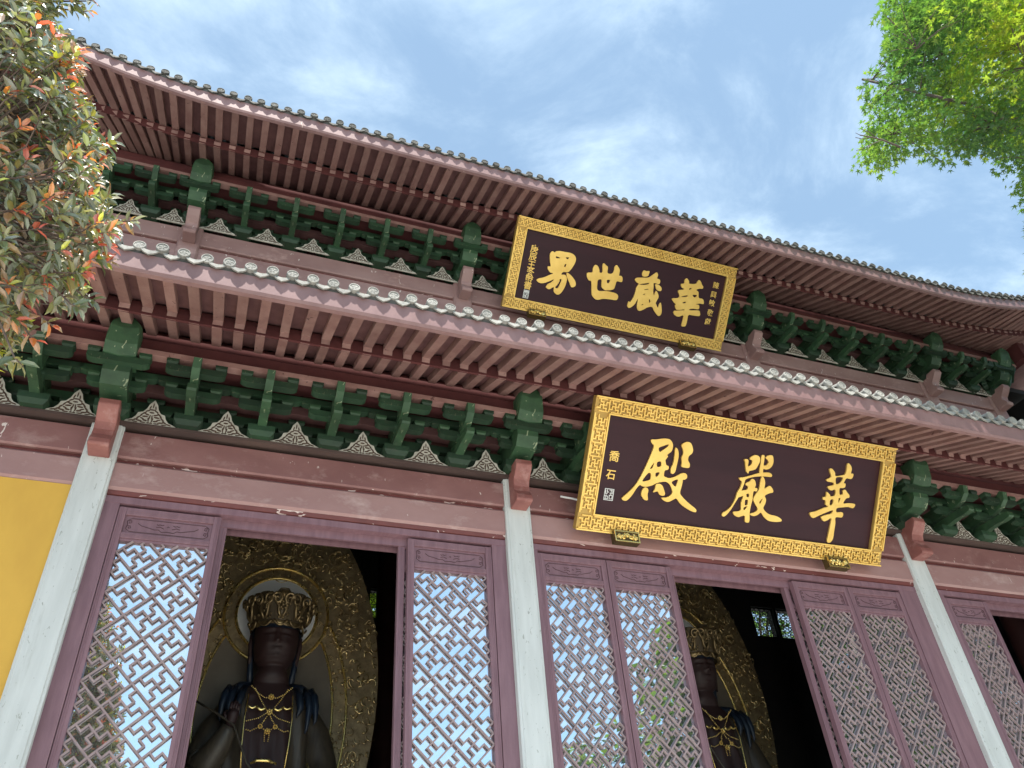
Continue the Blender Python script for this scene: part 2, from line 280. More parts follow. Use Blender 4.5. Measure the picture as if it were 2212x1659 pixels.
# upper storey wall
for i, x in enumerate(UX):
    mb = MB(); w = .175; c = .03
    prof = [(-w + c, YU), (w - c, YU), (w, YU + c), (w, YU + .34), (-w, YU + .34), (-w, YU + c)]
    mb.prism([(x + a, b, 9.3) for a, b in prof], [(x + a, b, ZU + .02) for a, b in prof]); put('upper_column', mb.mesh('upper_column', M['beamu']), HALL)
    mb = MB(); mb.prismX([(YU + .0, ZU + .10), (YU - .38, ZU + .10), (YU - .39, ZU + .02), (YU - .32, ZU - .06), (YU - .22, ZU - .15), (YU - .2, ZU - .22), (YU - .26, ZU - .32), (YU - .27, ZU - .37), (YU - .24, ZU - .40), (YU, ZU - .40)], x - .10, x + .10)
    put('upper_beam_end', mb.mesh('upper_beam_end', M['beamu']), HALL, bevel=.008)
for i in range(5):
    x0, x1 = UX[i] + .175, UX[i+1] - .175
    mb = MB(); rib_profile(mb, x0, x1, YU + .04, 12.165, ZU - .005); put('clerestory_upper_beam', mb.mesh('cub', M['beamu']), HALL)
    mb = MB(); mb.box(x0, x1, YU + .10, YU + .33, 12.122, 12.164); put('clerestory_groove_strip', mb.mesh('cgs', M['mould']), HALL)
    mb = MB(); rib_profile(mb, x0, x1, YU + .05, 11.80, 12.121, .03); put('clerestory_lower_beam', mb.mesh('clb', M['beamu']), HALL)
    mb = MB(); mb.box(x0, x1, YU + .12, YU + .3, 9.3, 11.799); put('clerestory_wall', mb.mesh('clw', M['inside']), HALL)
# yellow wall in the first bay
mb = MB(); mb.box(CX[0] + .1665, CX[1] - .1665, .07, .34, .62, 6.324); put('ochre_wall', mb.mesh('ochre_wall', M['yellow']), HALL)
mb = MB(); mb.box(CX[4] + .1665, CX[5] - .1665, .07, .34, .62, 6.324); put('ochre_wall', mb.mesh('ochre_wall', M['yellow']), HALL)

# ------------------------------------------------------------------ bracket sets
def arm_prof(h, z0, z1, cut=.05):   # boat-shaped cross arm, in x,z
    zc = z0 + (z1 - z0) * .45
    return [(-h, z1), (-h, zc), (-h + cut * .45, z0 + (z1 - z0) * .18), (-h + cut * 1.3, z0), (h - cut * 1.3, z0), (h - cut * .45, z0 + (z1 - z0) * .18), (h, zc), (h, z1)]
def mk(fn, name, mat, bevel=None):
    mb = MB(); fn(mb); return mb.mesh(name, mat)
def cap(mb, x, y, z0, z1, a=.058, b=.058):   # bearing block: tapered foot, square head
    zm = z0 + (z1 - z0) * .45
    mb.frustum(x, y, z0, zm, a * .72, b * .72, a, b); mb.frustum(x, y, zm + .0002, z1, a, b, a, b)
BR = []   # (name, mesh) for an intermediate set, local origin at beam top, wall plane y=0.12
YW = .12
BR.append(('cap_block', mk(lambda m: (m.frustum(0, 0, 0, .065, .10, .12, .137, .15), m.frustum(0, 0, .0652, .15, .137, .15, .137, .15)), 'cap_block', M['green'])))
BR.append(('cross_arm', mk(lambda m: m.prismY(arm_prof(.29, .125, .235), YW - .05, YW + .05), 'arm_a', M['green'])))
for sx in (-1, 0, 1): BR.append(('bearing_block', mk(lambda m: cap(m, sx * .235, YW, .236, .305), 'blk_a', M['green'])))
BR.append(('cross_arm', mk(lambda m: m.prismY(arm_prof(.385, .306, .41), YW - .05, YW + .05), 'arm_b', M['green'])))
for sx in (-1, 1): BR.append(('bearing_block', mk(lambda m: cap(m, sx * .33, YW, .411, .48), 'blk_b', M['green'])))
BR.append(('slanted_arm', mk(lambda m: m.prismX([(.2, .13), (-.14, .135), (-.36, .150), (-.50, .135), (-.60, .145), (-.625, .165), (-.622, .235), (-.45, .262), (-.2, .275), (.2, .275)], -.05, .05), 'ang', M['greenl'])))
BR.append(('bearing_block', mk(lambda m: cap(m, 0, -.27, .276, .335, .07, .06), 'blk_c', M['green'])))
BR.append(('cross_arm', mk(lambda m: m.prismY(arm_prof(.27, .29, .385), -.325, -.225), 'arm_c', M['green'])))
for sx in (-1, 1): BR.append(('bearing_block', mk(lambda m: cap(m, sx * .215, -.275, .386, .455), 'blk_d', M['greenl'])))
BR.append(('cross_arm', mk(lambda m: m.prismY(arm_prof(.365, .455, .545), -.325, -.225), 'arm_d', M['green'])))
BR.append(('beak', mk(lambda m: m.prismX([(.2, .34), (-.42, .34), (-.55, .365), (-.66, .45), (-.70, .58), (-.655, .62), (-.56, .57), (.2, .57)], -.044, .044), 'beak', M['greenl'])))
BR.append(('cross_arm', mk(lambda m: m.prismY(arm_prof(.285, .415, .51), -.60, -.50), 'arm_e', M['green'])))
for sx in (-1, 1): BR.append(('bearing_block', mk(lambda m: cap(m, sx * .232, -.55, .511, .592), 'blk_e', M['green'])))
for n_, me_ in BR:
    for v in me_.vertices: v.co.x *= (1.0 if n_ in ('slanted_arm', 'beak') or (n_ == 'cross_arm' and abs(v.co.x) > .37) else 1.10); v.co.z *= .89
CBR = [b for b in BR if b[0] not in ('slanted_arm', 'beak', 'cap_block')]
CBR.append(('column_cap_block', mk(lambda m: (m.frustum(0, .02, 0, .07, .13, .14, .18, .18), m.frustum(0, .02, .0702, .16, .18, .18, .18, .18)), 'ccap', M['green'])))
CBR.append(('projecting_beam', mk(lambda m: m.prismX([(.2, .16), (-.25, .16), (-.42, .18), (-.52, .30), (-.53, .41), (-.2, .44), (.2, .44)], -.138, .138), 'cproj', M['greenl'])))
def headmesh():
    mb = MB(); sec = lambda y, dz, k: [(-.165 * k, y, .46 + dz), (0, y, .435 + dz), (.165 * k, y, .46 + dz), (.172 * k, y, .62 + dz * .5), (.165 * k, y, .80), (.08 * k, y, .875), (0, y, .90), (-.08 * k, y, .875), (-.165 * k, y, .80), (-.172 * k, y, .62 + dz * .5)]
    rows = [sec(.2, 0, 1), sec(-.40, 0, 1), sec(-.62, .0, 1), sec(-.70, .10, .97), sec(-.755, .28, .82)]
    mb.grid([[Vector(p) for p in r] for r in rows], True); n = 10; mb.f += [tuple(range(n))[::-1], tuple(range(4*n, 5*n))]
    return mb.mesh('head', M['greenl'])
CBR.append(('beam_head', headmesh()))
def bracket(x, y, z, kind, rz=None):
    # cap_block is the set's own carrier mesh, the rest are its sub-parts
    lst = CBR if kind else BR
    base = [b for b in lst if 'cap_block' in b[0]][0]
    r = put('bracket_set', base[1], HALL, (x, y, z), rot=(0, 0, rz) if rz else None)
    for n, me in lst:
        if me is base[1]: continue
        put(n, me, r, (x, y, z))
def spaced(a, b, n): return [a + (b - a) * (i + 1) / (n + 1) for i in range(n)]
LB = [4, 5, 7, 5, 4]; UB = [2, 5, 7, 5, 2]
lowx = []; upx = []
for i in range(5):
    for x in spaced(CX[i], CX[i+1], LB[i]):
        if -3.2 < x < 12.6: lowx.append(x); bracket(x, .0, ZB, 0)
    for x in spaced(UX[i], UX[i+1], UB[i]): upx.append(x); bracket(x, YU, ZU + .002, 0)
for x in CX[1:4]: bracket(x, 0, ZB, 1)
for x in UX: bracket(x, YU, ZU + .022, 1)
for y in (2.75, 3.55, 4.35, 5.15, 5.95): bracket(UX[5] + .0, y, ZU + .002, 0, R_(90))
bracket(UX[5], YU, ZU + .03, 1, R_(45))
# carved plates between brackets
TRI = [(-.33, 0), (-.25, .035), (-.20, .055), (-.165, .10), (-.15, .15), (-.10, .165), (-.065, .215), (-.045, .28), (0, .345), (.045, .28), (.065, .215), (.10, .165), (.15, .15), (.165, .10), (.20, .055), (.25, .035), (.33, 0)]
def trimesh(sx):
    mb = MB(); mb.prismY([(x * sx, z) for x, z in TRI], -.012, .012); return mb.mesh('carved_plate', M['carved'])
TRIM = trimesh(.94)
def tricut():
    mb = MB(); r2 = random.Random(3)
    def blob(cx, cz, a, b, rot):
        p = []
        for k in range(7):
            t = 2*math.pi*k/7; x = a*math.cos(t); z = b*math.sin(t); p.append((cx + x*math.cos(rot) - z*math.sin(rot), cz + x*math.sin(rot) + z*math.cos(rot)))
        mb.prismY(p, -.016, -.011)
    L0 = [(0, .265, .006, .03, 0), (.028, .235, .006, .022, .2), (0, .205, .03, .007, 0), (.045, .185, .02, .007, -.5), (.0, .165, .022, .008, 0), (.075, .15, .022, .008, -.7), (.045, .135, .022, .008, .3),
          (.10, .12, .008, .02, .5), (.06, .105, .026, .009, -.1), (.012, .10, .006, .03, .1), (.125, .085, .022, .008, -.8), (.085, .075, .02, .007, .4), (.02, .062, .006, .028, -.2), (.055, .052, .022, .009, .2),
          (.15, .05, .024, .008, -.5), (.11, .04, .026, .008, .1), (.195, .03, .026, .007, -.3), (.07, .022, .026, .006, 0), (.15, .02, .024, .006, .1), (.015, .022, .014, .006, 0)]
    for cx, cz, a, b, r in L0:
        for s in ((1, -1) if cx > .001 else (1,)): blob(s * cx, cz, a * 1.25, b * 1.25, s * r)
    return mb.mesh('carved_opening', M['carvedbk'])
TRIC = tricut()
def plates(xs, cols, y, z):
    allx = sorted(list(xs) + [c for c in cols])
    for a, b in zip(allx, allx[1:]):
        if b - a < 1.0:
            p = put('carved_plate', TRIM, HALL, ((a + b) / 2, y, z)); put('carved_opening', TRIC, p, ((a + b) / 2, y, z))
plates(lowx, CX[1:4], -.015, ZB + .001); plates(upx, UX, YU - .015, ZU + .002)
# panels behind brackets, tie strips, purlins
def behind(x0, x1, y, z):
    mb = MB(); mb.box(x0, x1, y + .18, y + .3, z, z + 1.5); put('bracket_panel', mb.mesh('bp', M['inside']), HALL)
    mb = MB(); mb.box(x0, x1, y - .605, y - .495, z + .530, z + .598); put('eave_tie', mb.mesh('tie', M['rafter']), HALL)
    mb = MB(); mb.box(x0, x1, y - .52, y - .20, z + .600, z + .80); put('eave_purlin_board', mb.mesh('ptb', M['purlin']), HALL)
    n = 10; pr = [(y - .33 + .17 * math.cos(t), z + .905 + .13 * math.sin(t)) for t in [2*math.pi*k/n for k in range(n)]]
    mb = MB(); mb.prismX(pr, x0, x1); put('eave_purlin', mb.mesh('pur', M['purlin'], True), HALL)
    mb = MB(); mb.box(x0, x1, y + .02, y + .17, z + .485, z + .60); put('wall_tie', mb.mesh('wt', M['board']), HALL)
behind(CX[0] - .4, CX[5] + .4, 0, ZB); behind(UX[0] - .4, UX[5] + .4, YU, ZU + .02)

# ------------------------------------------------------------------ eaves
class Eave:
    def __init__(s, low):
        s.low = low
        if low: s.x0, s.x1, s.ye, s.zf = -7.3, 20.2, -2.0, 7.485
        else:   s.x0, s.x1, s.ye, s.zf = -5.6, 18.5, -.25, 13.075
        s.dy = 0 if low else YU
    def rise(s, x):
        if s.low:
            r = .10 * max(0, -1.2 - x) ** 1.7 + .10 * max(0, x - 14.1) ** 1.7
        else:
            r = .087 * max(0, -1.0 - x) ** 1.75 + .05 * max(0, x - 13) ** 1.9 - .0085 * min(max(x, 0), 14)
        return r
    def inx(s, x):     # fan: inner X of a rafter whose outer end is x
        a, b = (-2.6, 15.6) if s.low else (-1.85, 16.0)
        if x < a: return x + (a - x) * .42
        if x > b: return x - (x - b) * .42
        return x
    def pt(s, x, t):
        """point on rafter underside: t=0 fascia .. 1 flying rafter foot .. 2 inner end"""
        if s.low: P = [(-1.98, 7.487), (-1.08, 7.868), (-1.12, 7.755), (-.28, 8.12)]
        else:     P = [(-.23, 13.085), (.60, 13.345), (.60, 13.20), (1.45, 13.615)]
        X = x + (s.inx(x) - x) * (t / 2.0)
        if t <= 1: y = P[0][0] + (P[1][0] - P[0][0]) * t; z = P[0][1] + (P[1][1] - P[0][1]) * t; k = 1 - .45 * t
        else: y = P[2][0] + (P[3][0] - P[2][0]) * (t - 1); z = P[2][1] + (P[3][1] - P[2][1]) * (t - 1); k = .55 * (2 - t)
        return Vector((X, y, z + s.rise(x) * k))
def bar(mb, a, b, w, h):      # rectangular bar with its underside along a-b
    d = (b - a).normalized(); sx = d.cross(Vector((0, 0, 1))).normalized(); up = sx.cross(d).normalized()
    la = [a - sx*w/2, a + sx*w/2, a + sx*w/2 + up*h, a - sx*w/2 + up*h]; mb.prism(la, [p + (b - a) for p in la])
HB = .095
def eave(low):
    E = Eave(low); nm = 'lower_eave' if low else 'upper_eave'
    xs = [E.x0 + (E.x1 - E.x0) * i / 120 for i in range(121)]
    # fascia board carries the eave: it is the parent part
    mb = MB(); FH = .225
    def fl(x, a, b): p = E.pt(x, 0); return Vector((p.x, p.y + a, p.z + b))
    mb.grid([[fl(x, -.025, 0) for x in xs], [fl(x, -.045, .03) for x in xs], [fl(x, -.03, .032) for x in xs], [fl(x, -.055, FH) for x in xs], [fl(x, .03, FH) for x in xs], [fl(x, .03, 0) for x in xs], [fl(x, -.025, 0) for x in xs]])
    ev = put(nm, mb.mesh(nm, M['fascia']), HALL)
    # soffit boards
    mb = MB(); up = Vector((0, 0, HB + .004)); t = Vector((0, 0, .03))
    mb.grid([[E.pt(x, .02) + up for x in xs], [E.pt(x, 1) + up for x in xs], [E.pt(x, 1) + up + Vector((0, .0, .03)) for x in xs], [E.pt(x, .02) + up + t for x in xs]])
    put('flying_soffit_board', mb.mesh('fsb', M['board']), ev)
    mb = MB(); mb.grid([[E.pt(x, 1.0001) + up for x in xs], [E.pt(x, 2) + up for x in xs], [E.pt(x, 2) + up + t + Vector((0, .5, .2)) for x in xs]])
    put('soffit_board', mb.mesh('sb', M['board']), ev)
    # batten at rafter ends that closes the step
    mb = MB(); mb.grid([[E.pt(x, 1.0001) + Vector((0, .02, .004)) for x in xs], [E.pt(x, 1.0001) + Vector((0, -.014, .004)) for x in xs], [E.pt(x, 1.0001) + Vector((0, -.014, HB + .07)) for x in xs], [E.pt(x, 1.0001) + Vector((0, .04, HB + .10)) for x in xs]])
    put('rafter_end_batten', mb.mesh('reb', M['purlin']), ev)
    sp = .2335; ph = -.503 if low else -1.944
    k0 = int((E.x0 + .3 - ph) / sp); k1 = int((E.x1 - .3 - ph) / sp)
    vis0, vis1 = (-3.2, 13.5) if low else (-4.9, 17.6)
    for k in range(k0, k1):
        x = ph + k * sp
        if not (vis0 < x < vis1): continue
        w = .102 * rnd.uniform(.95, 1.05)
        j1, j2 = Vector((rnd.uniform(-.007, .007), 0, rnd.uniform(-.004, .003))), Vector((rnd.uniform(-.007, .007), 0, rnd.uniform(-.004, .003)))
        mb = MB(); bar(mb, E.pt(x, .0) + j1, E.pt(x, 1) + j2, w, HB); put('flying_rafter', mb.mesh('fr', M['rafter']), ev)
        mb = MB(); bar(mb, E.pt(x, 1.0001) + j2*1.3, E.pt(x, 2) - j1, w * rnd.uniform(.93, 1.02), HB); put('rafter', mb.mesh('rf', M['rafter']), ev)
    # tiles
    st = .2095 if low else .2085; pht = -.667 if low else 3.086
    k0 = int((E.x0 - pht) / st) + 1; k1 = int((E.x1 - pht) / st)
    zt = .325
    for k in range(k0, k1):
        x = pht + k * st; xd = x + st / 2
        if low and not (-3.4 < x < 13.8): continue
        c = E.pt(x, 0); sl = (E.rise(x + .05) - E.rise(x - .05)) / .1
        tl = R_(rnd.uniform(-7, 7)); 
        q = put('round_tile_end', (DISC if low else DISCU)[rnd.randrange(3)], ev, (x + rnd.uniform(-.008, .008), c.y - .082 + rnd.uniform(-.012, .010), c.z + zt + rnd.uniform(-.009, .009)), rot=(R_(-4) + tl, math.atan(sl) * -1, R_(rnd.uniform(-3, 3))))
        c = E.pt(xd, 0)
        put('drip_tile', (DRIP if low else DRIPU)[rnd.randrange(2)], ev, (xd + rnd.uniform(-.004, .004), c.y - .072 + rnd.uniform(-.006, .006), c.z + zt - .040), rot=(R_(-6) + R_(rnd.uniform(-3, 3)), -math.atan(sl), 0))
    # dark bed under the tile ends
    mb = MB(); mb.grid([[fl(x, -.05, FH + .002) for x in xs], [fl(x, -.065, FH + .045) for x in xs], [fl(x, -.02, FH + .10) for x in xs], [fl(x, .2, FH + .12) for x in xs]]); put('tile_bed', mb.mesh('bed', M['tiled']), ev)
    # roof surface with cover-tile ridges
    mb = MB(); kk = list(range(k0, k1))
    prof = []
    for k in kk:
        x = pht + k * st
        for dx_, dz_ in ((-.5, -.02), (-.30, -.005), (-.27, .04), (-.15, .075), (0, .085), (.15, .075), (.27, .04), (.30, -.005)): prof.append((x + dx_ * st, dz_))
    rows = []
    RUN = [(0, 0), (.6, .25), (1.4, .62), (2.4, 1.15), (3.75, 1.95)] if low else [(0, 0), (.8, .38), (1.8, .95), (3.2, 1.95), (4.8, 3.3), (6.4, 4.9)]
    for ry, rz in RUN:
        fade = 1 - ry / RUN[-1][0]
        rows.append([Vector((x if low else x + (6.45 - x) * .0, E.ye + .0 + ry, E.zf + .235 + rz + dz + E.rise(x) * fade)) for x, dz in prof])
    mb.grid(rows); put('roof_tile_rows', mb.mesh('rtr', M['rooft']), ev, kind='stuff')
    if not low:
        mb = MB(); y1 = E.ye + 6.4; z1 = E.zf + .235 + 4.9
        mb.box(E.x0 + 1, E.x1 - 1, y1 - .2, y1 + .2, z1 - .2, z1 + .6); put('roof_ridge', mb.mesh('ridge', M['tiled']), ev)
        mb = MB(); mb.add([(E.x0, y1, z1), (E.x1, y1, z1), (E.x1, 12.6, E.zf + .2), (E.x0, 12.6, E.zf + .2)], [(0, 1, 2, 3)]); put('rear_roof_slope', mb.mesh('rrs', M['tiled']), ev)
    return ev
def discmesh(s, mt='tile'):
    mb = MB(); n = 18; rr = random.Random(s); R = .061
    def ring(r, y): return [Vector((r*math.cos(2*math.pi*k/n), y, r*math.sin(2*math.pi*k/n))) for k in range(n)]
    mb.grid([ring(R*.86, .04), ring(R, .036), ring(R, -.004), ring(R*.93, -.012), ring(R*.80, -.012), ring(R*.76, -.004), ring(R*.02, -.006)], True)
    for a in range(5):      # low-relief motif
        t = a * 2*math.pi/5 + s; mb.tube([(R*.2*math.cos(t), -.007, R*.2*math.sin(t)), (R*.42*math.cos(t+.5), -.006, R*.42*math.sin(t+.5)), (R*.62*math.cos(t+.2), -.007, R*.62*math.sin(t+.2))], .0032, 4)
    # barrel behind the disc
    def half(y): return [Vector((.06*math.cos(math.pi*k/8), y, .06*math.sin(math.pi*k/8) + (y-.03)*.33)) for k in range(9)]
    mb.grid([half(.03), half(.34)])
    return mb.mesh('round_tile_end', M[mt])
def dripmesh(s, mt='tile'):
    mb = MB(); h = .105; n = 10; pr = []
    top = [(-h + 2*h*k/n, .028 - .05 * (1 - ((k - n/2)/(n/2))**2)) for k in range(n+1)]
    bot = [(h*1.0 - 2*h*k/n, -.074 + .080*abs((k - n/2)/(n/2))**2.3 - (.012 if k == n//2 else 0)) for k in range(n+1)]
    bot = [(x*.93, z) for x, z in bot]
    mb.prismY(top + bot, -.010, .006)
    mb.tube([(x*.98, -.012, z) for x, z in bot[1:-1]], .005, 4)
    def arc(y): return [Vector((-h + 2*h*k/n, y, .028 - .05*(1 - ((k - n/2)/(n/2))**2) + y*.33)) for k in range(n+1)]
    mb.grid([arc(.0), arc(.3)])
    return mb.mesh('drip_tile', M[mt])
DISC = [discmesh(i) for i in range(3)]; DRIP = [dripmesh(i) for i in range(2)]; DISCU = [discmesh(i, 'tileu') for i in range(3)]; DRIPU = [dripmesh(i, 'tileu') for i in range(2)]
eave(True); eave(False)
for sx, xa, xb in ((-1, -5.6, UX[0] - .18), (1, 18.5, UX[5] + .18)):
    mb = MB(); mb.add([(xa, -.1, 13.55), (xa, 12.5, 13.5), (xb, 12.5, 13.95), (xb, 1.6, 13.95)], [(0, 1, 2, 3)]); put('side_eave_soffit', mb.mesh('ses', M['board']), HALL)
    mb = MB(); mb.box(min(xb + sx*.2, xb + sx*.42), max(xb + sx*.2, xb + sx*.42), .9, 10.4, 13.14, 13.6); put('side_eave_purlin', mb.mesh('sep', M['purlin']), HALL)
    mb = MB(); mb.box(min(xb, xb + sx*.05), max(xb, xb + sx*.05), YU + .1, 10.4, 9.3, 13.9); put('side_wall_upper', mb.mesh('swu', M['inside']), HALL)

# ------------------------------------------------------------------ door bays
PATHS = [[(.25, 0), (.25, .25), (.5, .25), (.5, .75), (.75, .75), (.75, 1)], [(0, .75), (.25, .75), (.25, .5), (.75, .5), (.75, .25), (1, .25)]]
def clip(p, q, x0, x1, z0, z1):
    t0, t1 = 0., 1.; d = (q[0] - p[0], q[1] - p[1])
    for pp, qq in ((-d[0], p[0] - x0), (d[0], x1 - p[0]), (-d[1], p[1] - z0), (d[1], z1 - p[1])):
        if abs(pp) < 1e-12:
            if qq < 0: return None
        else:
            r = qq / pp
            if pp < 0: t0 = max(t0, r)
            else: t1 = min(t1, r)
    if t1 - t0 < 1e-4: return None
    return (p[0] + d[0]*t0, p[1] + d[1]*t0), (p[0] + d[0]*t1, p[1] + d[1]*t1)
def lattice_mesh(w, z0, z1, ztop_node):
    mb = MB(); dxx, dzz = w / 2.0, .43; x0, x1 = -w/2, w/2; bw, y0, y1 = .0160, -.011, .013
    def seg(p, q, lift):
        c = clip(p, q, x0, x1, z0, z1)
        if not c: return
        (ax, az), (bx, bz) = c; l = math.hypot(bx-ax, bz-az); ux, uz = (bx-ax)/l, (bz-az)/l; nx, nz = -uz*bw/2, ux*bw/2
        e = bw/2 * .98; ax -= ux*e; az -= uz*e; bx += ux*e; bz += uz*e
        mb.prism([(ax+nx, y0-lift, az+nz), (bx+nx, y0-lift, bz+nz), (bx-nx, y0-lift, bz-nz), (ax-nx, y0-lift, az-nz)], [(ax+nx, y1+lift, az+nz), (bx+nx, y1+lift, bz+nz), (bx-nx, y1+lift, bz-nz), (ax-nx, y1+lift, az-nz)])
    nrow = int((z1 - z0) / dzz) + 3
    for i in range(-3, 4):
        for j in range(-2, nrow * 2):
            # cell left corner
            lx = i * dxx + (0 if j % 2 == 0 else dxx / 2); lz = ztop_node - j * dzz / 2
            P = lambda a, b: (lx + (a + b) * dxx/2, lz + (a - b) * dzz/2)
            seg(P(0, 0), P(1, 0), .0014); seg(P(0, 0), P(0, 1), .0007)
            for k, pa in enumerate(PATHS):
                for n, (a, b) in enumerate(zip(pa, pa[1:])): seg(P(*a), P(*b), -.0005*(n % 2) - .001*k)
    return mb.mesh('lattice', M['lattice'])
def carve_mesh(w):
    mb = MB(); h = .075; W2 = w/2
    def ln(pts, r=.0042): mb.tube([(x, 0, z) for x, z in pts], r, 4)
    a, b = W2 - .03, h
    ln([(-a+.04, b), (a-.04, b), (a-.01, b-.02), (a, b-.03), (a-.008, 0), (a, -b+.03), (a-.01, -b+.02), (a-.04, -b), (-a+.04, -b), (-a+.01, -b+.02), (-a, -b+.03), (-a+.008, 0), (-a, b-.03), (-a+.01, b-.02), (-a+.04, b)])
    for s in (-1, 1):
        ln([(s*.30*w/.87, .028), (s*.26*w/.87, .0), (s*.2*w/.87, -.012), (s*.13*w/.87, -.03), (s*.09, -.025), (s*.06, -.048), (0, -.042)])
        ln([(s*.115, .0), (s*.08, .008), (s*.04, -.008)]); ln([(s*.115, .035), (s*.10, .028), (s*.085, .036), (s*.065, .028), (s*.045, .038)])
        ln([(s*.012, .012), (s*.0, .022)])
        for dz in (-.03, .03): ln([(s*(a-.012), dz+.016), (s*(a-.04), dz+.018), (s*(a-.045), dz-.004), (s*(a-.025), dz-.012), (s*(a-.022), dz+.004)])
    return mb.mesh('carved_motif', M['carving'])
LEAVES = {}
def leaf_meshes(w):
    k = round(w, 3)
    if k in LEAVES: return LEAVES[k]
    z0, z1 = .76, 6.155; st = .075 if w > .95 else .07; h = w/2; d = {}
    fr = MB()
    def stile(x0, x1, za, zb): fr.box(x0, x1, -.03, .05, za, zb)
    stile(-h, -h+st, z0, z1); stile(h-st, h, z0, z1)
    for za, zb in ((6.072, z1), (5.806, 5.868), (2.45, 2.52), (z0, z0+.09)): fr.box(-h+st+.0005, h-st-.0005, -.026, .05, za, zb)
    for za in (5.822, 5.838, 6.09, 6.11): fr.box(-h+st+.001, h-st-.001, -.030, -.0255, za, za+.007)
    for sx in (-1, 1):
        for q in (.018, .036): fr.box(sx*(h-q)-.003, sx*(h-q)+.003, -.034, -.0295, z0+.01, z1-.01)
    fr.box(-h+st+.0005, h-st-.0005, -.012, .04, 5.780, 5.8055)
    d['frame'] = fr.mesh('leaf_frame', M['door'])
    p = MB(); p.box(-h+st+.001, h-st-.001, .0, .03, 5.8685, 6.0715); d['panel'] = p.mesh('top_panel', M['door'])
    p = MB(); p.box(-h+st+.001, h-st-.001, .0, .03, z0+.0905, 2.4495); d['panel2'] = p.mesh('lower_panel', M['door'])
    d['carve'] = carve_mesh(w - 2*st)
    d['lat'] = lattice_mesh(w - 2*st, 2.53, 5.778, 5.651)
    g = MB(); g.box(-h+st+.002, h-st-.002, .030, .036, 2.521, 5.80); d['glass'] = g.mesh('glass', M['glass'])
    LEAVES[k] = d; return d
def door_leaf(xa, xb, y=.13, tail=True):
    w = xb - xa; d = leaf_meshes(w); c = ((xa + xb)/2, y, 0)
    r = put('door_leaf', d['frame'], HALL, c, bevel=.004)
    put('top_panel', d['panel'], r, c); put('lower_panel', d['panel2'], r, c)
    put('carved_motif', d['carve'], r, (c[0], y - .002, 5.968))
    put('lattice', d['lat'], r, c); put('glass_pane', d['glass'], r, c)
door_leaf(-1.12, -.108); door_leaf(1.95, 2.962)
door_leaf(-1.045, -.033, .225); door_leaf(1.86, 2.872, .225)
door_leaf(3.56, 4.471); door_leaf(4.482, 5.393); door_leaf(7.268, 8.179); door_leaf(8.19, 9.101)
door_leaf(4.57, 5.481, .225); door_leaf(3.65, 4.561, .225); door_leaf(7.18, 8.091, .225); door_leaf(8.1, 9.011, .225)
door_leaf(9.93, 10.73); door_leaf(13.0, 13.8); 
for i in (1, 2, 3):
    x0, x1 = CX[i] + .1665, CX[i+1] - .1665
    mb = MB(); mb.prismX([(.33, 6.262), (.12, 6.262), (.085, 6.28), (.075, 6.324), (.33, 6.324)], x0, x1); put('lintel_moulding', mb.mesh('lm', M['mould']), HALL)
    mb = MB(); mb.box(x0, x1, .085, .30, 6.185, 6.2615); fr = put('door_head', mb.mesh('dh', M['door']), HALL)
    mb = MB(); mb.box(x0, x1, .185, .215, 6.09, 6.1845); put('head_track', mb.mesh('ht', M['door']), fr)
    mb = MB(); mb.box(x0, x1, .30, .33, 6.07, 6.2615); put('head_track', mb.mesh('ht', M['door']), fr)
    lw = {1: (x0, -1.125, 2.967, x1), 2: (x0, 3.555, 9.106, x1), 3: (x0, 9.925, 13.805, x1)}[i]
    for a, b in ((lw[0], lw[1]), (lw[2], lw[3])):
        mb = MB(); mb.box(a + .0005, b, .09, .29, .62, 6.1845); put('door_jamb', mb.mesh('dj', M['door']), HALL)
    mb = MB(); mb.box(x0, x1, .06, .33, .62, .75); put('threshold', mb.mesh('th', M['door']), HALL)

# ------------------------------------------------------------------ interior
BY = 10.2
mb = MB()
wins = [(3.45, 4.13, 9.62, 10.36), (4.2, 4.88, 9.62, 10.36), (14.55, 15.3, 9.98, 10.86), (15.4, 16.15, 9.98, 10.86)]
xs = sorted({-5.3, 18.2} | {w[0] for w in wins} | {w[1] for w in wins}); 
for a, b in zip(xs, xs[1:]):
    w = [q for q in wins if abs(q[0] - a) < 1e-6 and abs(q[1] - b) < 1e-6]
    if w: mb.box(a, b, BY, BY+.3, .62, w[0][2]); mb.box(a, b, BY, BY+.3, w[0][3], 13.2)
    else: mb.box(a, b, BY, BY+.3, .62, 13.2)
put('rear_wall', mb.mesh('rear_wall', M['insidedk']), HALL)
for (a, b, c, d) in wins:
    f = MB(); f.box(a, b, BY+.08, BY+.14, c, c+.03); f.box(a, b, BY+.08, BY+.14, d-.03, d); f.box(a, a+.03, BY+.08, BY+.14, c, d); f.box(b-.03, b, BY+.08, BY+.14, c, d)
    wo = put('rear_window', f.mesh('rear_window', M['insidedk']), HALL)
    l = MB(); n = 4
    for i in range(4):
        for j in range(4):
            cw, ch = (b-a-.06)/4, (d-c-.06)/4; ox, oz = a+.03+i*cw, c+.03+j*ch
            for pa in PATHS:
                for p, q in zip(pa, pa[1:]):
                    x_0, x_1 = sorted((ox+p[0]*cw, ox+q[0]*cw)); z_0, z_1 = sorted((oz+p[1]*ch, oz+q[1]*ch)); l.box(x_0-.007, x_1+.007, BY+.10, BY+.12, z_0-.007, z_1+.007)
    for i in range(1, 4): l.box(a+.03+i*(b-a-.06)/4-.006, a+.03+i*(b-a-.06)/4+.006, BY+.095, BY+.125, c, d); l.box(a, b, BY+.096, BY+.124, c+.03+i*(d-c-.06)/4-.006, c+.03+i*(d-c-.06)/4+.006)
    put('window_lattice', l.mesh('window_lattice', M['insidedk']), wo, kind='stuff')
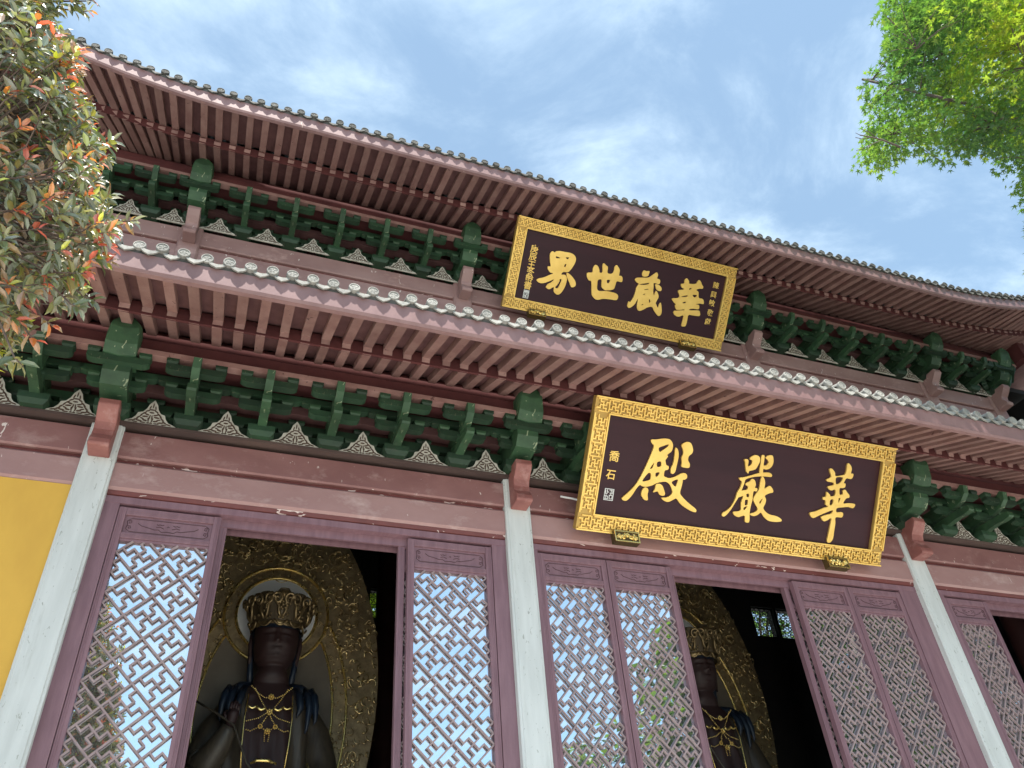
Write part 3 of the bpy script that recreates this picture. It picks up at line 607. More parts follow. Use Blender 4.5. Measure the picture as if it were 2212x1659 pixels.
for xa in (-5.45, 18.2): mb = MB(); mb.box(xa, xa+.15, .35, BY+.3, .62, 13.2); put('side_wall', mb.mesh('side_wall', M['insidedk']), HALL)
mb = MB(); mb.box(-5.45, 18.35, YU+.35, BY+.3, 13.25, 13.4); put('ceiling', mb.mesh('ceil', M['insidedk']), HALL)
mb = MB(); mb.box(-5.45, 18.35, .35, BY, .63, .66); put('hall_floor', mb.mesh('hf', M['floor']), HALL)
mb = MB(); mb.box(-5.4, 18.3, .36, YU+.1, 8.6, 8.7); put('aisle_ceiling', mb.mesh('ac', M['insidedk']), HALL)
for x in (-1.44, 3.31, 9.587, 14.34):
    for y in (2.42, 7.4):
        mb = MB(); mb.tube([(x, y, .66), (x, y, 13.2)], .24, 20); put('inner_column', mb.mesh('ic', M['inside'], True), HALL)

M['goldd'] = pmat('dark_gilt_ground', (.10, .065, .02), (.06, .04, .015), .5, metal=.3)
M['goldg'] = pmat('brown_gold_ground', (.50, .32, .085), (.40, .25, .065), .5, metal=.4, scale=3, bump=.05, rand=False)  # frame rails, a browner gold than the fret raised on them
# ------------------------------------------------------------------ plaques
def catmull(p, n=4):
    out = []; k = len(p)
    for i in range(k):
        a, b, c, d = [Vector(p[(i + j) % k]) for j in (-1, 0, 1, 2)]
        for s in range(n):
            t = s / n; out.append(.5 * ((2*b) + (c - a)*t + (2*a - 5*b + 4*c - d)*t*t + (3*b - a - 3*c + d)*t**3))
    return out
def fill_mesh(loops, ext):
    cu = bpy.data.curves.new('tmp', 'CURVE'); cu.dimensions = '2D'; cu.fill_mode = 'BOTH'; cu.extrude = ext
    for lp in loops:
        s = cu.splines.new('POLY'); s.points.add(len(lp) - 1); s.use_cyclic_u = True
        for i, q in enumerate(lp): s.points[i].co = (q[0], q[1], 0, 1)
    o = bpy.data.objects.new('tmp', cu); COL.objects.link(o); dg = bpy.context.evaluated_depsgraph_get()
    me = bpy.data.meshes.new_from_object(o.evaluated_get(dg)); bpy.data.objects.remove(o); bpy.data.curves.remove(cu); return me
def text_mesh(ch, size, ext):
    cu = bpy.data.curves.new('tmp', 'FONT'); cu.body = ch; cu.size = size; cu.extrude = ext; cu.offset = size * .012; cu.align_x = 'CENTER'; cu.align_y = 'CENTER'
    o = bpy.data.objects.new('tmp', cu); COL.objects.link(o); dg = bpy.context.evaluated_depsgraph_get()
    me = bpy.data.meshes.new_from_object(o.evaluated_get(dg)); bpy.data.objects.remove(o); bpy.data.curves.remove(cu); return me
class Plaque:
    def __init__(s, name, label, TL, TR, BL, BR, Yb):
        bl = onY(*BL, Yb); br = onY(*BR, Yb); s.x0, s.x1 = bl.x, br.x; zb = (bl.z + br.z)/2
        t = (onX(*TL, s.x0) + onX(*TR, s.x1)) / 2
        s.o = Vector((s.x0, Yb, zb)); ev = Vector((0, t.y - Yb, t.z - zb)); s.h = ev.length; s.w = s.x1 - s.x0; s.ev = ev.normalized(); s.ex = Vector((1, 0, 0)); s.n = s.ex.cross(s.ev)
        if s.n.y > 0: s.n = -s.n
        s.root = thing(name, label, 'plaque', ((s.x0+s.x1)/2, Yb, zb))
    def P(s, u, v, h=0): return s.o + s.ex*u + s.ev*v + s.n*h
    def uv(s, x, y):
        d = ray(x, y); t = (s.o - CAM).dot(s.n) / d.dot(s.n); p = CAM + d*t - s.o; return (p.dot(s.ex), p.dot(s.ev))
    def slab(s, mb, u0, u1, v0, v1, h0, h1):
        mb.prism([s.P(u0, v0, h0), s.P(u1, v0, h0), s.P(u1, v1, h0), s.P(u0, v1, h0)], [s.P(u0, v0, h1), s.P(u1, v0, h1), s.P(u1, v1, h1), s.P(u0, v1, h1)])
    def build(s, fw, unit):
        mb = MB(); s.slab(mb, fw*.5, s.w - fw*.5, fw*.5, s.h - fw*.5, -.05, -.001); put('board', mb.mesh('board', M['lacquer']), s.root)
        # frame sides
        sides = {'bottom': ((0, 0), (1, 0), (0, 1), s.w), 'top': ((0, s.h), (1, 0), (0, -1), s.w), 'left': ((0, 0), (0, 1), (1, 0), s.h), 'right': ((s.w, 0), (0, 1), (-1, 0), s.h)}
        for nm, (o0, da, dc, ln) in sides.items():
            mb = MB()
            horiz = nm in ('bottom', 'top')
            def Q(a, c, h): return s.P(o0[0] + da[0]*a + dc[0]*c, o0[1] + da[1]*a + dc[1]*c, h)
            def sl(m_, a0, a1, c0, c1, h0, h1): m_.prism([Q(a0, c0, h0), Q(a1, c0, h0), Q(a1, c1, h0), Q(a0, c1, h0)], [Q(a0, c0, h1), Q(a1, c0, h1), Q(a1, c1, h1), Q(a0, c1, h1)])
            e0, e1 = (0, ln) if horiz else (fw, ln - fw)
            sl(mb, e0, e1, 0, fw, -.06, .030)
            fr = put('frame_rail', mb.mesh('frame', M['goldg']), s.root)
            fm = MB(); rb = .015; top = .050; b0 = .030
            sl(fm, e0 + .0005, e1 - .0005, .0, .018, b0, top + .006); sl(fm, e0 + (fw - .018 if horiz else .0005), e1 - (fw - .018 if horiz else .0005), fw - .018, fw, b0, top + .004)
            m0, m1 = .030, fw - .030; n = max(4, round((e1 - e0 - .04) / unit)); ua = (e1 - e0 - .04) / n
            for i in range(n):
                a0 = e0 + .02 + i*ua
                F = lambda p: (a0 + p[0]*ua, m0 + p[1]*(m1 - m0))
                for k, pa in enumerate(PATHS):
                    for j, (p, q) in enumerate(zip(pa, pa[1:])):
                        (ax, ac), (bx, bc) = F(p), F(q); lo = (min(ax, bx) - rb/2, max(ax, bx) + rb/2, min(ac, bc) - rb/2, max(ac, bc) + rb/2)
                        sl(fm, *lo, b0, top - .0006*(j % 2) - .0012*k)
                if i: (ax, ac), (bx, bc) = F((0, 0)), F((0, 1)); sl(fm, ax - rb/2, ax + rb/2, ac, bc, b0, top - .003)
                (ax, ac), (bx, bc) = F((.05, 0)), F((.80, 0)); sl(fm, ax, bx, ac - rb/2, ac + rb/2, b0, top - .0035)
                (ax, ac), (bx, bc) = F((.2, 1)), F((.95, 1)); sl(fm, ax, bx, ac - rb/2, ac + rb/2, b0, top - .0035)
            put('fret_relief', fm.mesh('fret', M['gold']), fr, kind='stuff')
    def glyph(s, loops, x0, y0, sc, name, lift, mat='gold', smooth=True):
        lp = []
        for l in loops:
            q = [s.uv((x0 + a*sc)*2212/4032, (y0 + b*sc)*2212/4032) for a, b in l]
            lp.append(catmull(q) if smooth else [Vector(t) for t in q])
        me = fill_mesh(lp, .011); 
        for v in me.vertices: v.co = s.P(v.co.x, v.co.y, .011 + v.co.z + lift)
        me.materials.clear(); me.materials.append(M[mat]); return me
    def text(s, ch, px, py, size, parent, mat='gold'):
        u, v = s.uv(px*2212/4032, py*2212/4032); me = text_mesh(ch, size, .004)
        for w in me.vertices: w.co = s.P(u + w.co.x, v + w.co.y, .004 + w.co.z)
        me.materials.clear(); me.materials.append(M[mat]); put('character', me, parent)
    def character(s, polys, x0, y0, sc):
        root = None
        for i, loops in enumerate(polys):
            me = s.glyph(loops, x0, y0, sc, 'stroke', .0004*i)
            if root is None: root = put('character', me, s.root)
            else: put('stroke', me, root)
    def seal(s, q, inner):
        (x0, y0), (x1, y1) = [s.uv(a*2212/4032, b*2212/4032) for a, b in q]
        u0, u1 = sorted((x0, x1)); v0, v1 = sorted((y0, y1)); mb = MB(); t = .008
        s.slab(mb, u0, u1, v0, v0+t, 0, .006); s.slab(mb, u0, u1, v1-t, v1, 0, .006); s.slab(mb, u0, u0+t, v0+t, v1-t, 0, .006); s.slab(mb, u1-t, u1, v0+t, v1-t, 0, .006)
        r = put('seal', mb.mesh('seal', M['silver']), s.root); mb = MB()
        for i, l in enumerate(inner):
            for a, b in zip(l, l[1:]):
                ax, bx = sorted((u0 + a[0]*(u1-u0), u0 + b[0]*(u1-u0))); az, bz = sorted((v0 + a[1]*(v1-v0), v0 + b[1]*(v1-v0))); s.slab(mb, ax-.004, bx+.004, az-.004, bz+.004, 0, .005)
        put('seal_strokes', mb.mesh('seal_strokes', M['silver']), r)
    def support(s, u, w=.34, h=.15):
        mb = MB(); a = s.P(u, 0, 0)
        x0, x1 = a.x - w/2, a.x + w/2; y = a.y - .10; z1 = a.z - .012; z0 = z1 - h
        mb.box(x0, x1, y, y + .10, z0, z1); r = put('support_block', mb.mesh('sb', M['goldd']), s.root)
        b = MB(); t = .014
        for q in ((x0, x1, z0, z0+t), (x0, x1, z1-t, z1), (x0, x0+t, z0+t, z1-t), (x1-t, x1, z0+t, z1-t)): b.box(q[0], q[1], y-.012, y-.0005, q[2], q[3])
        rr = random.Random(int(u*100))
        for k in range(15):
            cx = x0 + .04 + (w-.08)*k/14; cz = z0 + h/2 + rr.uniform(-.025, .025); pts = [(cx + .022*math.cos(t_*1.3+k)*(1-t_/7), y-.008, cz + .03*math.sin(t_*1.3+k)*(1-t_/7)) for t_ in range(6)]; b.tube(pts, .011, 5)
        put('gilt_relief', b.mesh('gilt', M['goldb']), r)
SA = 700/2212; SB = 400/2212
DIAN = [[[(1142,98),(1200,95),(1270,86),(1330,84),(1380,100),(1410,150),(1408,200),(1390,245),(1340,285),(1350,303),(1335,328),(1318,350),(1322,390),(1332,415),(1355,425),(1358,450),(1345,472),(1310,482),(1300,545),(1330,565),(1370,575),(1430,560),(1480,535),(1520,515),(1565,515),(1588,545),(1580,580),(1550,595),(1535,595),(1530,630),(1515,690),(1500,760),(1530,810),(1600,880),(1680,945),(1702,975),(1690,998),(1640,985),(1570,945),(1500,890),(1455,830),(1420,840),(1360,868),(1310,860),(1268,820),(1330,815),(1380,790),(1400,765),(1405,735),(1375,660),(1330,622),(1270,622),(1215,635),(1150,665),(1080,682),(1030,675),(1000,660),(960,700),(900,790),(840,850),(800,852),(775,830),(800,800),(870,740),(960,640),(1040,500),(1110,350),(1160,230),(1175,170),(1150,140)],
  [(1235,200),(1290,175),(1360,155),(1345,185),(1290,225),(1248,248)], [(1215,378),(1262,370),(1262,425),(1215,432)], [(1125,455),(1165,395),(1178,385),(1165,430),(1150,455)], [(1030,612),(1100,515),(1135,518),(1135,570),(1115,600)], [(1197,510),(1245,505),(1225,545),(1197,558)], [(1395,625),(1470,590),(1462,640),(1440,680)]],
 [[(1060,692),(1090,695),(1105,725),(1095,780),(1098,845),(1060,845),(1030,810),(1018,770),(1035,715)]], [[(1200,655),(1245,645),(1280,670),(1300,720),(1312,770),(1290,795),(1245,780),(1220,740),(1165,750),(1190,705)]],
 [[(1440,205),(1460,203),(1478,240),(1480,310),(1462,400),(1440,490),(1410,522),(1385,505),(1388,450),(1415,390),(1432,290)]], [[(1545,140),(1600,125),(1640,150),(1660,225),(1645,270),(1610,300),(1598,350),(1620,400),(1610,445),(1560,445),(1518,430),(1522,380),(1518,320),(1540,270),(1535,220),(1518,170)]]]
YAN = [[[(560,185),(600,182),(612,215),(605,270),(640,255),(660,220),(655,195),(628,180),(650,150),(700,130),(745,150),(755,200),(730,260),(700,305),(650,322),(620,330),(608,358),(585,330),(575,270),(570,215)]],
 [[(775,140),(800,130),(812,145),(806,200),(800,258),(835,255),(862,220),(850,190),(825,165),(850,140),(890,132),(915,145),(922,210),(905,265),(870,300),(830,310),(795,305),(790,350),(750,352),(752,300),(765,230)]],
 [[(500,412),(560,405),(650,380),(740,355),(800,348),(870,350),(902,375),(890,402),(800,395),(700,398),(620,415),(575,435),(560,480),(525,570),(490,650),(440,730),(390,810),(330,880),(300,893),(282,880),(295,845),(340,820),(400,760),(450,670),(470,600),(510,530),(530,460),(505,440)]],
 [[(580,480),(630,455),(655,425),(690,445),(702,500),(690,535),(720,545),(712,580),(672,585),(660,680),(640,760),(625,850),(622,950),(600,970),(568,955),(565,885),(520,890),(480,900),(430,870),(425,835),(470,830),(515,810),(520,720),(545,640),(480,655),(470,610),(520,575),(590,560),(605,520),(578,502)], [(585,615),(618,612),(615,650),(590,650)], [(570,690),(603,690),(598,745),(566,750)], [(552,782),(596,765),(575,800),(550,815)]],
 [[(775,402),(800,410),(818,470),(810,545),(840,530),(880,515),(915,560),(912,595),(870,605),(815,635),(828,680),(820,730),(795,790),(830,840),(880,870),(960,890),(1020,930),(1010,955),(940,960),(860,945),(800,895),(765,845),(720,875),(670,888),(625,862),(690,840),(725,800),(690,730),(672,680),(695,625),(740,560),(755,480)], [(745,715),(785,665),(775,700),(755,735)]]]
HUA = [[[(1620,305),(1650,300),(1685,345),(1695,390),(1760,385),(1810,370),(1830,320),(1838,255),(1855,232),(1885,265),(1895,310),(1885,360),(1915,365),(1905,410),(1880,428),(1830,420),(1795,480),(1817,485),(1810,530),(1780,540),(1745,545),(1745,620),(1785,615),(1785,575),(1815,562),(1835,590),(1865,630),(1860,660),(1825,670),(1790,730),(1860,728),(1920,735),(1937,750),(1910,790),(1850,775),(1780,780),(1710,790),(1705,840),(1770,840),(1788,865),(1770,905),(1695,905),(1690,980),(1675,1080),(1660,1170),(1630,1212),(1600,1218),(1588,1190),(1605,1110),(1630,990),(1640,915),(1590,940),(1550,952),(1520,920),(1520,895),(1590,870),(1645,855),(1655,815),(1560,850),(1480,885),(1415,912),(1380,880),(1378,845),(1440,830),(1540,790),(1600,770),(1570,745),(1570,695),(1540,685),(1538,655),(1575,645),(1580,600),(1590,590),(1625,625),(1630,645),(1685,630),(1690,560),(1640,570),(1605,545),(1603,520),(1665,505),(1672,480),(1655,470),(1600,460),(1582,435),(1640,400),(1625,340)],
  [(1702,410),(1785,410),(1765,460),(1735,486),(1700,488)], [(1628,690),(1668,685),(1655,740),(1622,755)], [(1732,670),(1755,667),(1738,708),(1728,722)]]]
JIE = [[[(690,385),(735,410),(770,385),(850,380),(960,400),(1090,425),(1170,480),(1197,550),(1180,630),(1130,720),(1070,800),(1020,838),(915,838),(880,892),(950,895),(985,930),(1000,990),(985,1070),(950,1170),(880,1280),(810,1328),(750,1305),(712,1250),(710,1165),(620,1210),(560,1185),(545,1150),(590,1095),(660,1060),(718,995),(620,1035),(520,1070),(430,1078),(360,1040),(342,1000),(390,975),(500,950),(620,900),(700,865),(640,845),(590,780),(585,715),(645,708),(632,600),(630,470),(650,410)],
  [(770,495),(860,530),(770,535)], [(975,518),(1050,522),(1010,558)], [(960,665),(988,665),(968,722),(938,718)], [(845,992),(882,1000),(855,1080),(800,1185),(745,1170),(800,1100),(835,1040)]], [[(990,865),(1020,858),(1090,910),(1160,1000),(1190,1075),(1180,1140),(1120,1170),(1085,1150),(1045,1050),(1003,950)]]]
SHI = [[[(1435,870),(1470,848),(1555,840),(1565,760),(1600,695),(1640,682),(1680,720),(1705,790),(1712,845),(1770,840),(1775,700),(1800,645),(1850,690),(1892,730),(1885,855),(1980,870),(2025,800),(2035,730),(2080,685),(2120,730),(2150,800),(2135,910),(2180,920),(2208,960),(2205,1030),(2180,1055),(2085,1040),(2050,1130),(2005,1215),(1850,1235),(1790,1200),(1750,1150),(1752,1005),(1680,1010),(1662,1080),(1672,1235),(1850,1250),(1980,1275),(2080,1310),(2112,1360),(2100,1420),(2060,1448),(1930,1430),(1780,1420),(1680,1440),(1610,1420),(1550,1350),(1535,1280),(1530,1045),(1480,1020),(1440,950)], [(1875,1010),(1935,1010),(1925,1060),(1890,1082),(1868,1060)]]]
ZANG = [[[(580,245),(620,262),(692,265),(680,330),(660,370),(600,385),(545,370),(537,310),(550,275)]],
 [[(378,450),(420,408),(560,405),(675,402),(760,350),(850,292),(880,350),(860,420),(905,440),(928,480),(905,545),(850,535),(788,525),(782,600),(775,700),(790,790),(835,692),(880,760),(890,830),(850,910),(830,960),(845,1000),(875,1060),(905,985),(935,950),(950,1000),(960,1130),(940,1210),(890,1240),(830,1180),(780,1100),(750,1045),(655,1050),(570,1095),(480,1128),(430,1090),(420,1010),(440,870),(380,970),(320,1030),(255,1065),(215,1030),(215,990),(245,920),(275,935),(340,840),(380,740),(410,620),(450,555),(470,545),(410,500)], [(482,548),(560,535),(680,522),(675,545),(600,562),(500,560)], [(690,870),(710,900),(705,950),(680,930)], [(590,660),(670,648),(672,660),(592,674)], [(560,770),(595,750),(590,770),(565,785)], [(520,995),(555,975),(550,995),(525,1008)]],
 [[(820,555),(860,548),(930,590),(958,640),(945,690),(900,695),(850,665),(828,610)]]]
HUA2 = [[[(1500,420),(1535,450),(1558,500),(1560,535),(1700,540),(1740,490),(1775,458),(1815,500),(1835,560),(1862,600),(1850,645),(1780,645),(1715,675),(1760,720),(1765,840),(1840,865),(1868,900),(1870,978),(1790,968),(1705,985),(1770,1005),(1762,1090),(1650,1082),(1570,1090),(1570,1115),(1760,1120),(1790,1165),(1780,1238),(1650,1230),(1545,1220),(1515,1330),(1490,1430),(1460,1468),(1390,1455),(1405,1370),(1430,1230),(1330,1255),(1260,1230),(1217,1180),(1230,1130),(1300,1122),(1440,1114),(1440,1098),(1300,1108),(1260,1065),(1252,1000),(1270,985),(1215,930),(1188,860),(1320,845),(1345,790),(1320,720),(1330,680),(1450,660),(1400,620),(1378,570),(1390,540),(1450,530),(1460,460)],
  [(1400,812),(1520,788),(1510,818),(1400,828)], [(1630,785),(1725,785),(1680,840)], [(1415,945),(1480,930),(1485,955),(1430,965)], [(1550,655),(1585,630),(1612,632),(1585,668)]]]
pl = Plaque('name_plaque', 'lower gilt-framed plum plaque with three large gold characters, hung above the doors', (1285,853), (1937,969), (1241,1142), (1897,1222), -.12)
pl.build(.215, .165)
pl.character(DIAN, 2200, 1700, SA); pl.character(YAN, 2750, 1750, SA); pl.character(HUA, 2750, 1750, SA)
SIG = put('signature', MB().mesh('signature'), pl.root)
pl.text('喬', 2200 + 688*SA, 1700 + 315*SA, .145, SIG); pl.text('石', 2200 + 645*SA, 1700 + 540*SA, .135, SIG)
SEAL1 = [[(.3, .9), (.3, .55), (.12, .55), (.12, .85)], [(.12, .35), (.42, .35), (.42, .12), (.12, .12)], [(.22, .45), (.22, .2)], [(.55, .88), (.88, .88), (.88, .62), (.6, .62)], [(.72, .9), (.72, .5)], [(.55, .45), (.88, .45), (.88, .15), (.58, .15), (.58, .42)], [(.3, .7), (.45, .7)]]
pl.seal([(2200 + 553*SA, 1700 + 845*SA), (2200 + 690*SA, 1700 + 715*SA)], SEAL1)
pl.support(.66 + .0); pl.support(pl.w - .80)
pu = Plaque('name_plaque', 'upper gilt-framed plum plaque with four gold characters, hung beneath the top eave', (1121,467), (1590,579), (1083,663), (1554,757), 1.60)
pu.build(.20, .155)
pu.character(JIE, 2050, 920, SB); pu.character(SHI, 2050, 920, SB); pu.character(ZANG, 2430, 1020, SB); pu.character(HUA2, 2430, 1020, SB)
S1 = put('inscription', MB().mesh('inscription'), pu.root); S2 = put('inscription', MB().mesh('inscription'), pu.root)
for ch, x, y in zip('庚辰王冬齡書', (298, 262, 232, 212, 185, 150), (345, 515, 688, 830, 980, 1138)): pu.text(ch, 2050 + x*SB, 920 + y*SB, .155, S1)
for ch, x, y in zip('陳興敏敬獻', (2148, 2095, 2058, 2022, 1970), (585, 785, 970, 1180, 1375)): pu.text(ch, 2430 + x*SB, 1020 + y*SB, .135, S2)
pu.seal([(2050 + 40*SB, 920 + 1390*SB), (2050 + 190*SB, 920 + 1240*SB)], SEAL1 + [[(.5, .3), (.1, .3)], [(.5, .75), (.5, .1)], [(.2, .9), (.8, .75)]])
pu.support(.66); pu.support(pu.w - .80)
# stray white rod beside the lower plaque
mb = MB(); mb.tube([(3.90, -.02, 6.925), (4.03, -.09, 6.87), (4.16, -.12, 6.83)], .013, 6); tag(put('white_rod', mb.mesh('white_rod', M['silver'])), 'short thin white rod poking out behind the lower plaque', 'rod')
#PART3
# ------------------------------------------------------------------ statues
M['lips'] = pmat('statue_lips', (.06, .012, .012), (.05, .01, .01), .5)
def statue_parts():
    parts = []      # (name, mesh, parent name or None)
    NA = 72
    rows_def = [(1.98, 1.12, .80, -.18), (2.15, 1.22, .86, -.2), (2.4, 1.18, .82, -.2), (2.62, .98, .66, -.1), (2.9, .72, .48, 0), (3.3, .62, .40, .04), (3.7, .58, .36, .05), (4.05, .59, .345, .05), (4.36, .60, .32, .05), (4.51, .53, .28, .05), (4.62, .40, .235, .045), (4.69, .27, .20, .03), (4.735, .235, .205, .02), (4.76, .225, .20, .0), (4.82, .20, .20, -.02), (4.86, .245, .245, -.03), (4.93, .295, .295, -.03), (5.02, .325, .325, -.03), (5.12, .345, .345, -.02), (5.24, .358, .36, -.02), (5.36, .36, .365, -.01), (5.48, .355, .36, 0), (5.62, .33, .335, 0), (5.74, .27, .275, 0), (5.83, .17, .18, 0), (5.87, .03, .03, 0)]
    # resample rows smoothly
    zs = []; 
    for a, b in zip(rows_def, rows_def[1:]):
        n = 6 if a[0] >= 4.76 else 4
        for k in range(n): t = k/n; zs.append(tuple(a[i] + (b[i]-a[i])*t for i in range(4)))
    zs.append(rows_def[-1])
    HS = lambda z: z if z < 4.76 else (z + .10 * min(1, (z - 4.76) / .06)) if z < 4.82 else 4.92 + (z - 4.82) * .82
    def feat(x, z):      # forward relief of the face
        g = lambda cx, cz, sx, sz: math.exp(-((x-cx)/sx)**2 - ((z-cz)/sz)**2)
        d = 0
        d += .075*g(0, 5.155, .030, .035) + .055*g(0, 5.22, .024, .055) + .035*g(0, 5.31, .022, .06)      # nose
        d += .02*(g(.038, 5.145, .02, .018) + g(-.038, 5.145, .02, .018))
        for s in (-1, 1):
            d -= .030*g(s*.13, 5.285, .075, .03); d += .030*g(s*.135, 5.262, .06, .022)                  # socket, lid
            d -= .012*g(s*.135, 5.238, .065, .006); d += .016*g(s*.125, 5.365, .09, .016)                # lid crease, brow
            d += .022*g(s*.17, 5.12, .08, .07)                                                            # cheek
        d += .026*g(0, 5.055, .055, .010) + .028*g(0, 5.028, .048, .012) - .022*g(0, 5.042, .075, .005)    # lips
        d += .02*g(0, 4.93, .06, .035)
        return d
    body = []
    for z, a, b, yo in zs:
        r = []
        for k in range(NA):
            t = 2*math.pi*k/NA; p = 2.4 if z < 4.7 else 2.15
            cx = math.copysign(abs(math.cos(t))**(2/p), math.cos(t)); sy = math.copysign(abs(math.sin(t))**(2/p), math.sin(t))
            x = a*cx; y = yo + b*sy
            if z < 4.5:   # robe folds
                y += .028*math.sin(x*26 + z*3)*(1 if sy < 0 else .2); x += .008*math.sin(z*22 + k*.6)
            if z > 4.8 and sy < -.25: y -= feat(x, z)*min(1, (-sy-.25)*2)
            k_ = 1 - .18 * min(1, max(0, (z - 4.78) / .05)); r.append(Vector((x * k_, y * k_, HS(z))))
        body.append(r)
    mb = MB(); mb.grid(body, True); n = len(body); mb.f.append(tuple(range((n-1)*NA, n*NA)))
    # arms and sleeves grown into the same skin
    for s in (-1, 1):
        if s < 0: A = [(-.48, .05, 4.36), (-.62, .03, 4.1), (-.72, -.05, 3.72), (-.66, -.22, 3.66), (-.52, -.36, 3.88), (-.44, -.42, 4.06)]; rr = [.16, .19, .21, .19, .14, .09]
        else: A = [(.48, .05, 4.36), (.63, .03, 4.1), (.72, -.05, 3.65), (.6, -.25, 3.3), (.3, -.46, 3.16), (.1, -.5, 3.12)]; rr = [.16, .19, .22, .2, .15, .09]
        pts = []; r2 = []
        for i in range(len(A)-1):
            for k in range(4): t = k/4; pts.append(Vector(A[i]).lerp(Vector(A[i+1]), t)); r2.append(rr[i] + (rr[i+1]-rr[i])*t)
        pts.append(Vector(A[-1])); r2.append(rr[-1]); mb.tube(pts, r2, 14)
        # sleeve drape
        e = Vector(A[3]); mb.tube([e + Vector((s*.03, .02, .0)), e + Vector((s*.06, 0, -.3)), e + Vector((s*.05, -.02, -.75)), e + Vector((s*.02, -.05, -1.1))], [.17, .2, .2, .1], 12)
    bme = mb.mesh('body', M['robe'], True)
    bme.materials.append(M['skin'])
    for p in bme.polygons:
        c = p.center
        if c.z > 4.62 and abs(c.x) < .4: p.material_index = 1
        elif c.z > 3.6 and c.y < -.1 and abs(c.x) < .27 - .06*max(0, 3.9-c.z): p.material_index = 1
    parts.append(('body', bme, None))
    # hands with fingers
    def hand(base, d, up, sc=1.0):
        h = MB(); base = Vector(base); d = Vector(d).normalized(); sd = d.cross(Vector(up)).normalized(); pn = sd.cross(d)
        h.tube([base - d*.05, base + d*.03, base + d*.11, base + d*.15], [.055, .065, .07, .05], 10)
        for i, (o_, l_) in enumerate(((-.045, .13), (-.016, .15), (.014, .14), (.042, .11))):
            b = base + d*.13 + sd*o_; h.tube([b, b + d*l_*.5 + pn*.012, b + d*l_*.75 - pn*.035, b + d*l_*.7 - pn*.085], [.021, .02, .018, .012], 7)
        b = base + d*.04 - sd*.06; h.tube([b, b - sd*.04 + d*.05 - pn*.03, b - sd*.02 + d*.10 - pn*.07], [.024, .022, .014], 7)
        return h.mesh('hand', M['skin'], True)
    parts.append(('hand', hand((-.44, -.43, 4.10), (.12, -.25, 1), (0, -1, .2)), None))
    parts.append(('hand', hand((.08, -.5, 3.12), (-1, -.2, -.05), (0, 0, 1)), None))
    # ears
    for s in (-1, 1):
        e = MB(); e.tube([(s*.365, 0, 5.34), (s*.40, .01, 5.36), (s*.405, .0, 5.2), (s*.385, -.01, 5.02), (s*.372, -.01, 4.90), (s*.362, -.005, 5.0)], [.02, .034, .036, .032, .028, .018], 8); parts.append(('ear', e.mesh('ear', M['skin'], True), None))
    # hair cap and bun, locks
    h = MB(); cap_rows = []
    for i in range(9):
        t = i/8; z = 5.40 + .50*math.sin(t*math.pi/2); k = math.cos(t*math.pi/2)**.75
        cap_rows.append([Vector((.385*k*math.cos(2*math.pi*j/40), .385*k*math.sin(2*math.pi*j/40), z + (.035*math.cos(2*math.pi*j/40*2) if i == 0 else 0))) for j in range(40)])
    h.grid(cap_rows, True); h.sphere((0, .02, 6.06), .085, 16, 10, (1, 1, 1.15)); h.tube([(0, .02, 5.8), (0, .02, 6.05)], .07, 12)
    h.tube([(0, .22, 5.5), (0, .28, 5.1), (0, .27, 4.7)], [.25, .2, .2], 12)
    for s in (-1, 1): h.tube([(s*.36, .02, 5.42), (s*.375, .05, 5.15), (s*.35, .08, 4.85), (s*.3, .06, 4.62)], [.05, .045, .05, .06], 10)
    parts.append(('hair', h.mesh('hair', M['hair'], True), None))
    for s in (-1, 1):
        h = MB()
        h.tube([(s*.24, -.02, 4.62), (s*.38, -.10, 4.57), (s*.50, -.18, 4.48)], [.05, .07, .05], 10)
        for (x1, x2, zt) in ((.36, .355, 4.16), (.47, .475, 3.98), (.55, .575, 4.08)):
            h.tube([(s*(x1-.04), -.17, 4.55), (s*x1, -.255, 4.42), (s*(x1+.02), -.285, 4.28), (s*x2, -.285, zt+.05), (s*(x2-.015), -.28, zt)], [.035, .052, .045, .022, .004], 8)
        parts.append(('hair_lock', h.mesh('hair_lock', M['hair'], True), None))
    # crown
    c = MB(); band = []
    for z, r in ((5.50, .40), (5.53, .412), (5.57, .405), (5.60, .40)): band.append([Vector((r*math.cos(2*math.pi*j/48), r*math.sin(2*math.pi*j/48), z + .03*abs(math.sin(2*math.pi*j/48*2.5)))) for j in range(48)])
    c.grid(band, True); parts.append(('crown', c.mesh('crown', M['crowng'], True), None))
    def onc(a, z, out=0.): r = .39 + (z - 5.5)*.30 + out; return Vector((r*math.sin(a), -r*math.cos(a), z))
    for i, a0 in enumerate((-1.15, -.55, 0, .55, 1.15)):
        p = MB(); W_ = .30 if i != 2 else .27; H_ = .42 if i != 2 else .46; rows = []
        for k in range(9):
            t = k/8; hw = W_*1.12*(1 - .05*t)*(1 - max(0, t-.62)**2*4.2); rows.append([onc(a0 + hw*u, 5.58 + H_*t, .012*(1-u*u)) for u in (-1, -.5, 0, .5, 1)])
        p.grid(rows); rows2 = [[q + Vector((0, .02, 0)) for q in r] for r in rows]; p.grid(rows2)
        parts.append(('crown_petal', p.mesh('crown_petal', M['crownb'], True), 'crown')); p = MB()
        # scrolls
        for s in (-1, 1):
            sp = []
            for k in range(16): t = k/15; rad = .10*(1-t*.85); an = t*9; sp.append(onc(a0 + s*(.19 + rad*math.cos(an)*1.9)*.85, 5.87 + rad*math.sin(an), .045))
            p.tube(sp, [.026 - .012*k/15 for k in range(16)], 6)
            p.tube([onc(a0 + s*.02, 5.60, .035), onc(a0 + s*.10, 5.68, .045), onc(a0 + s*.13, 5.78, .035), onc(a0 + s*.2, 5.92, .03)], [.02, .026, .022, .012], 6)
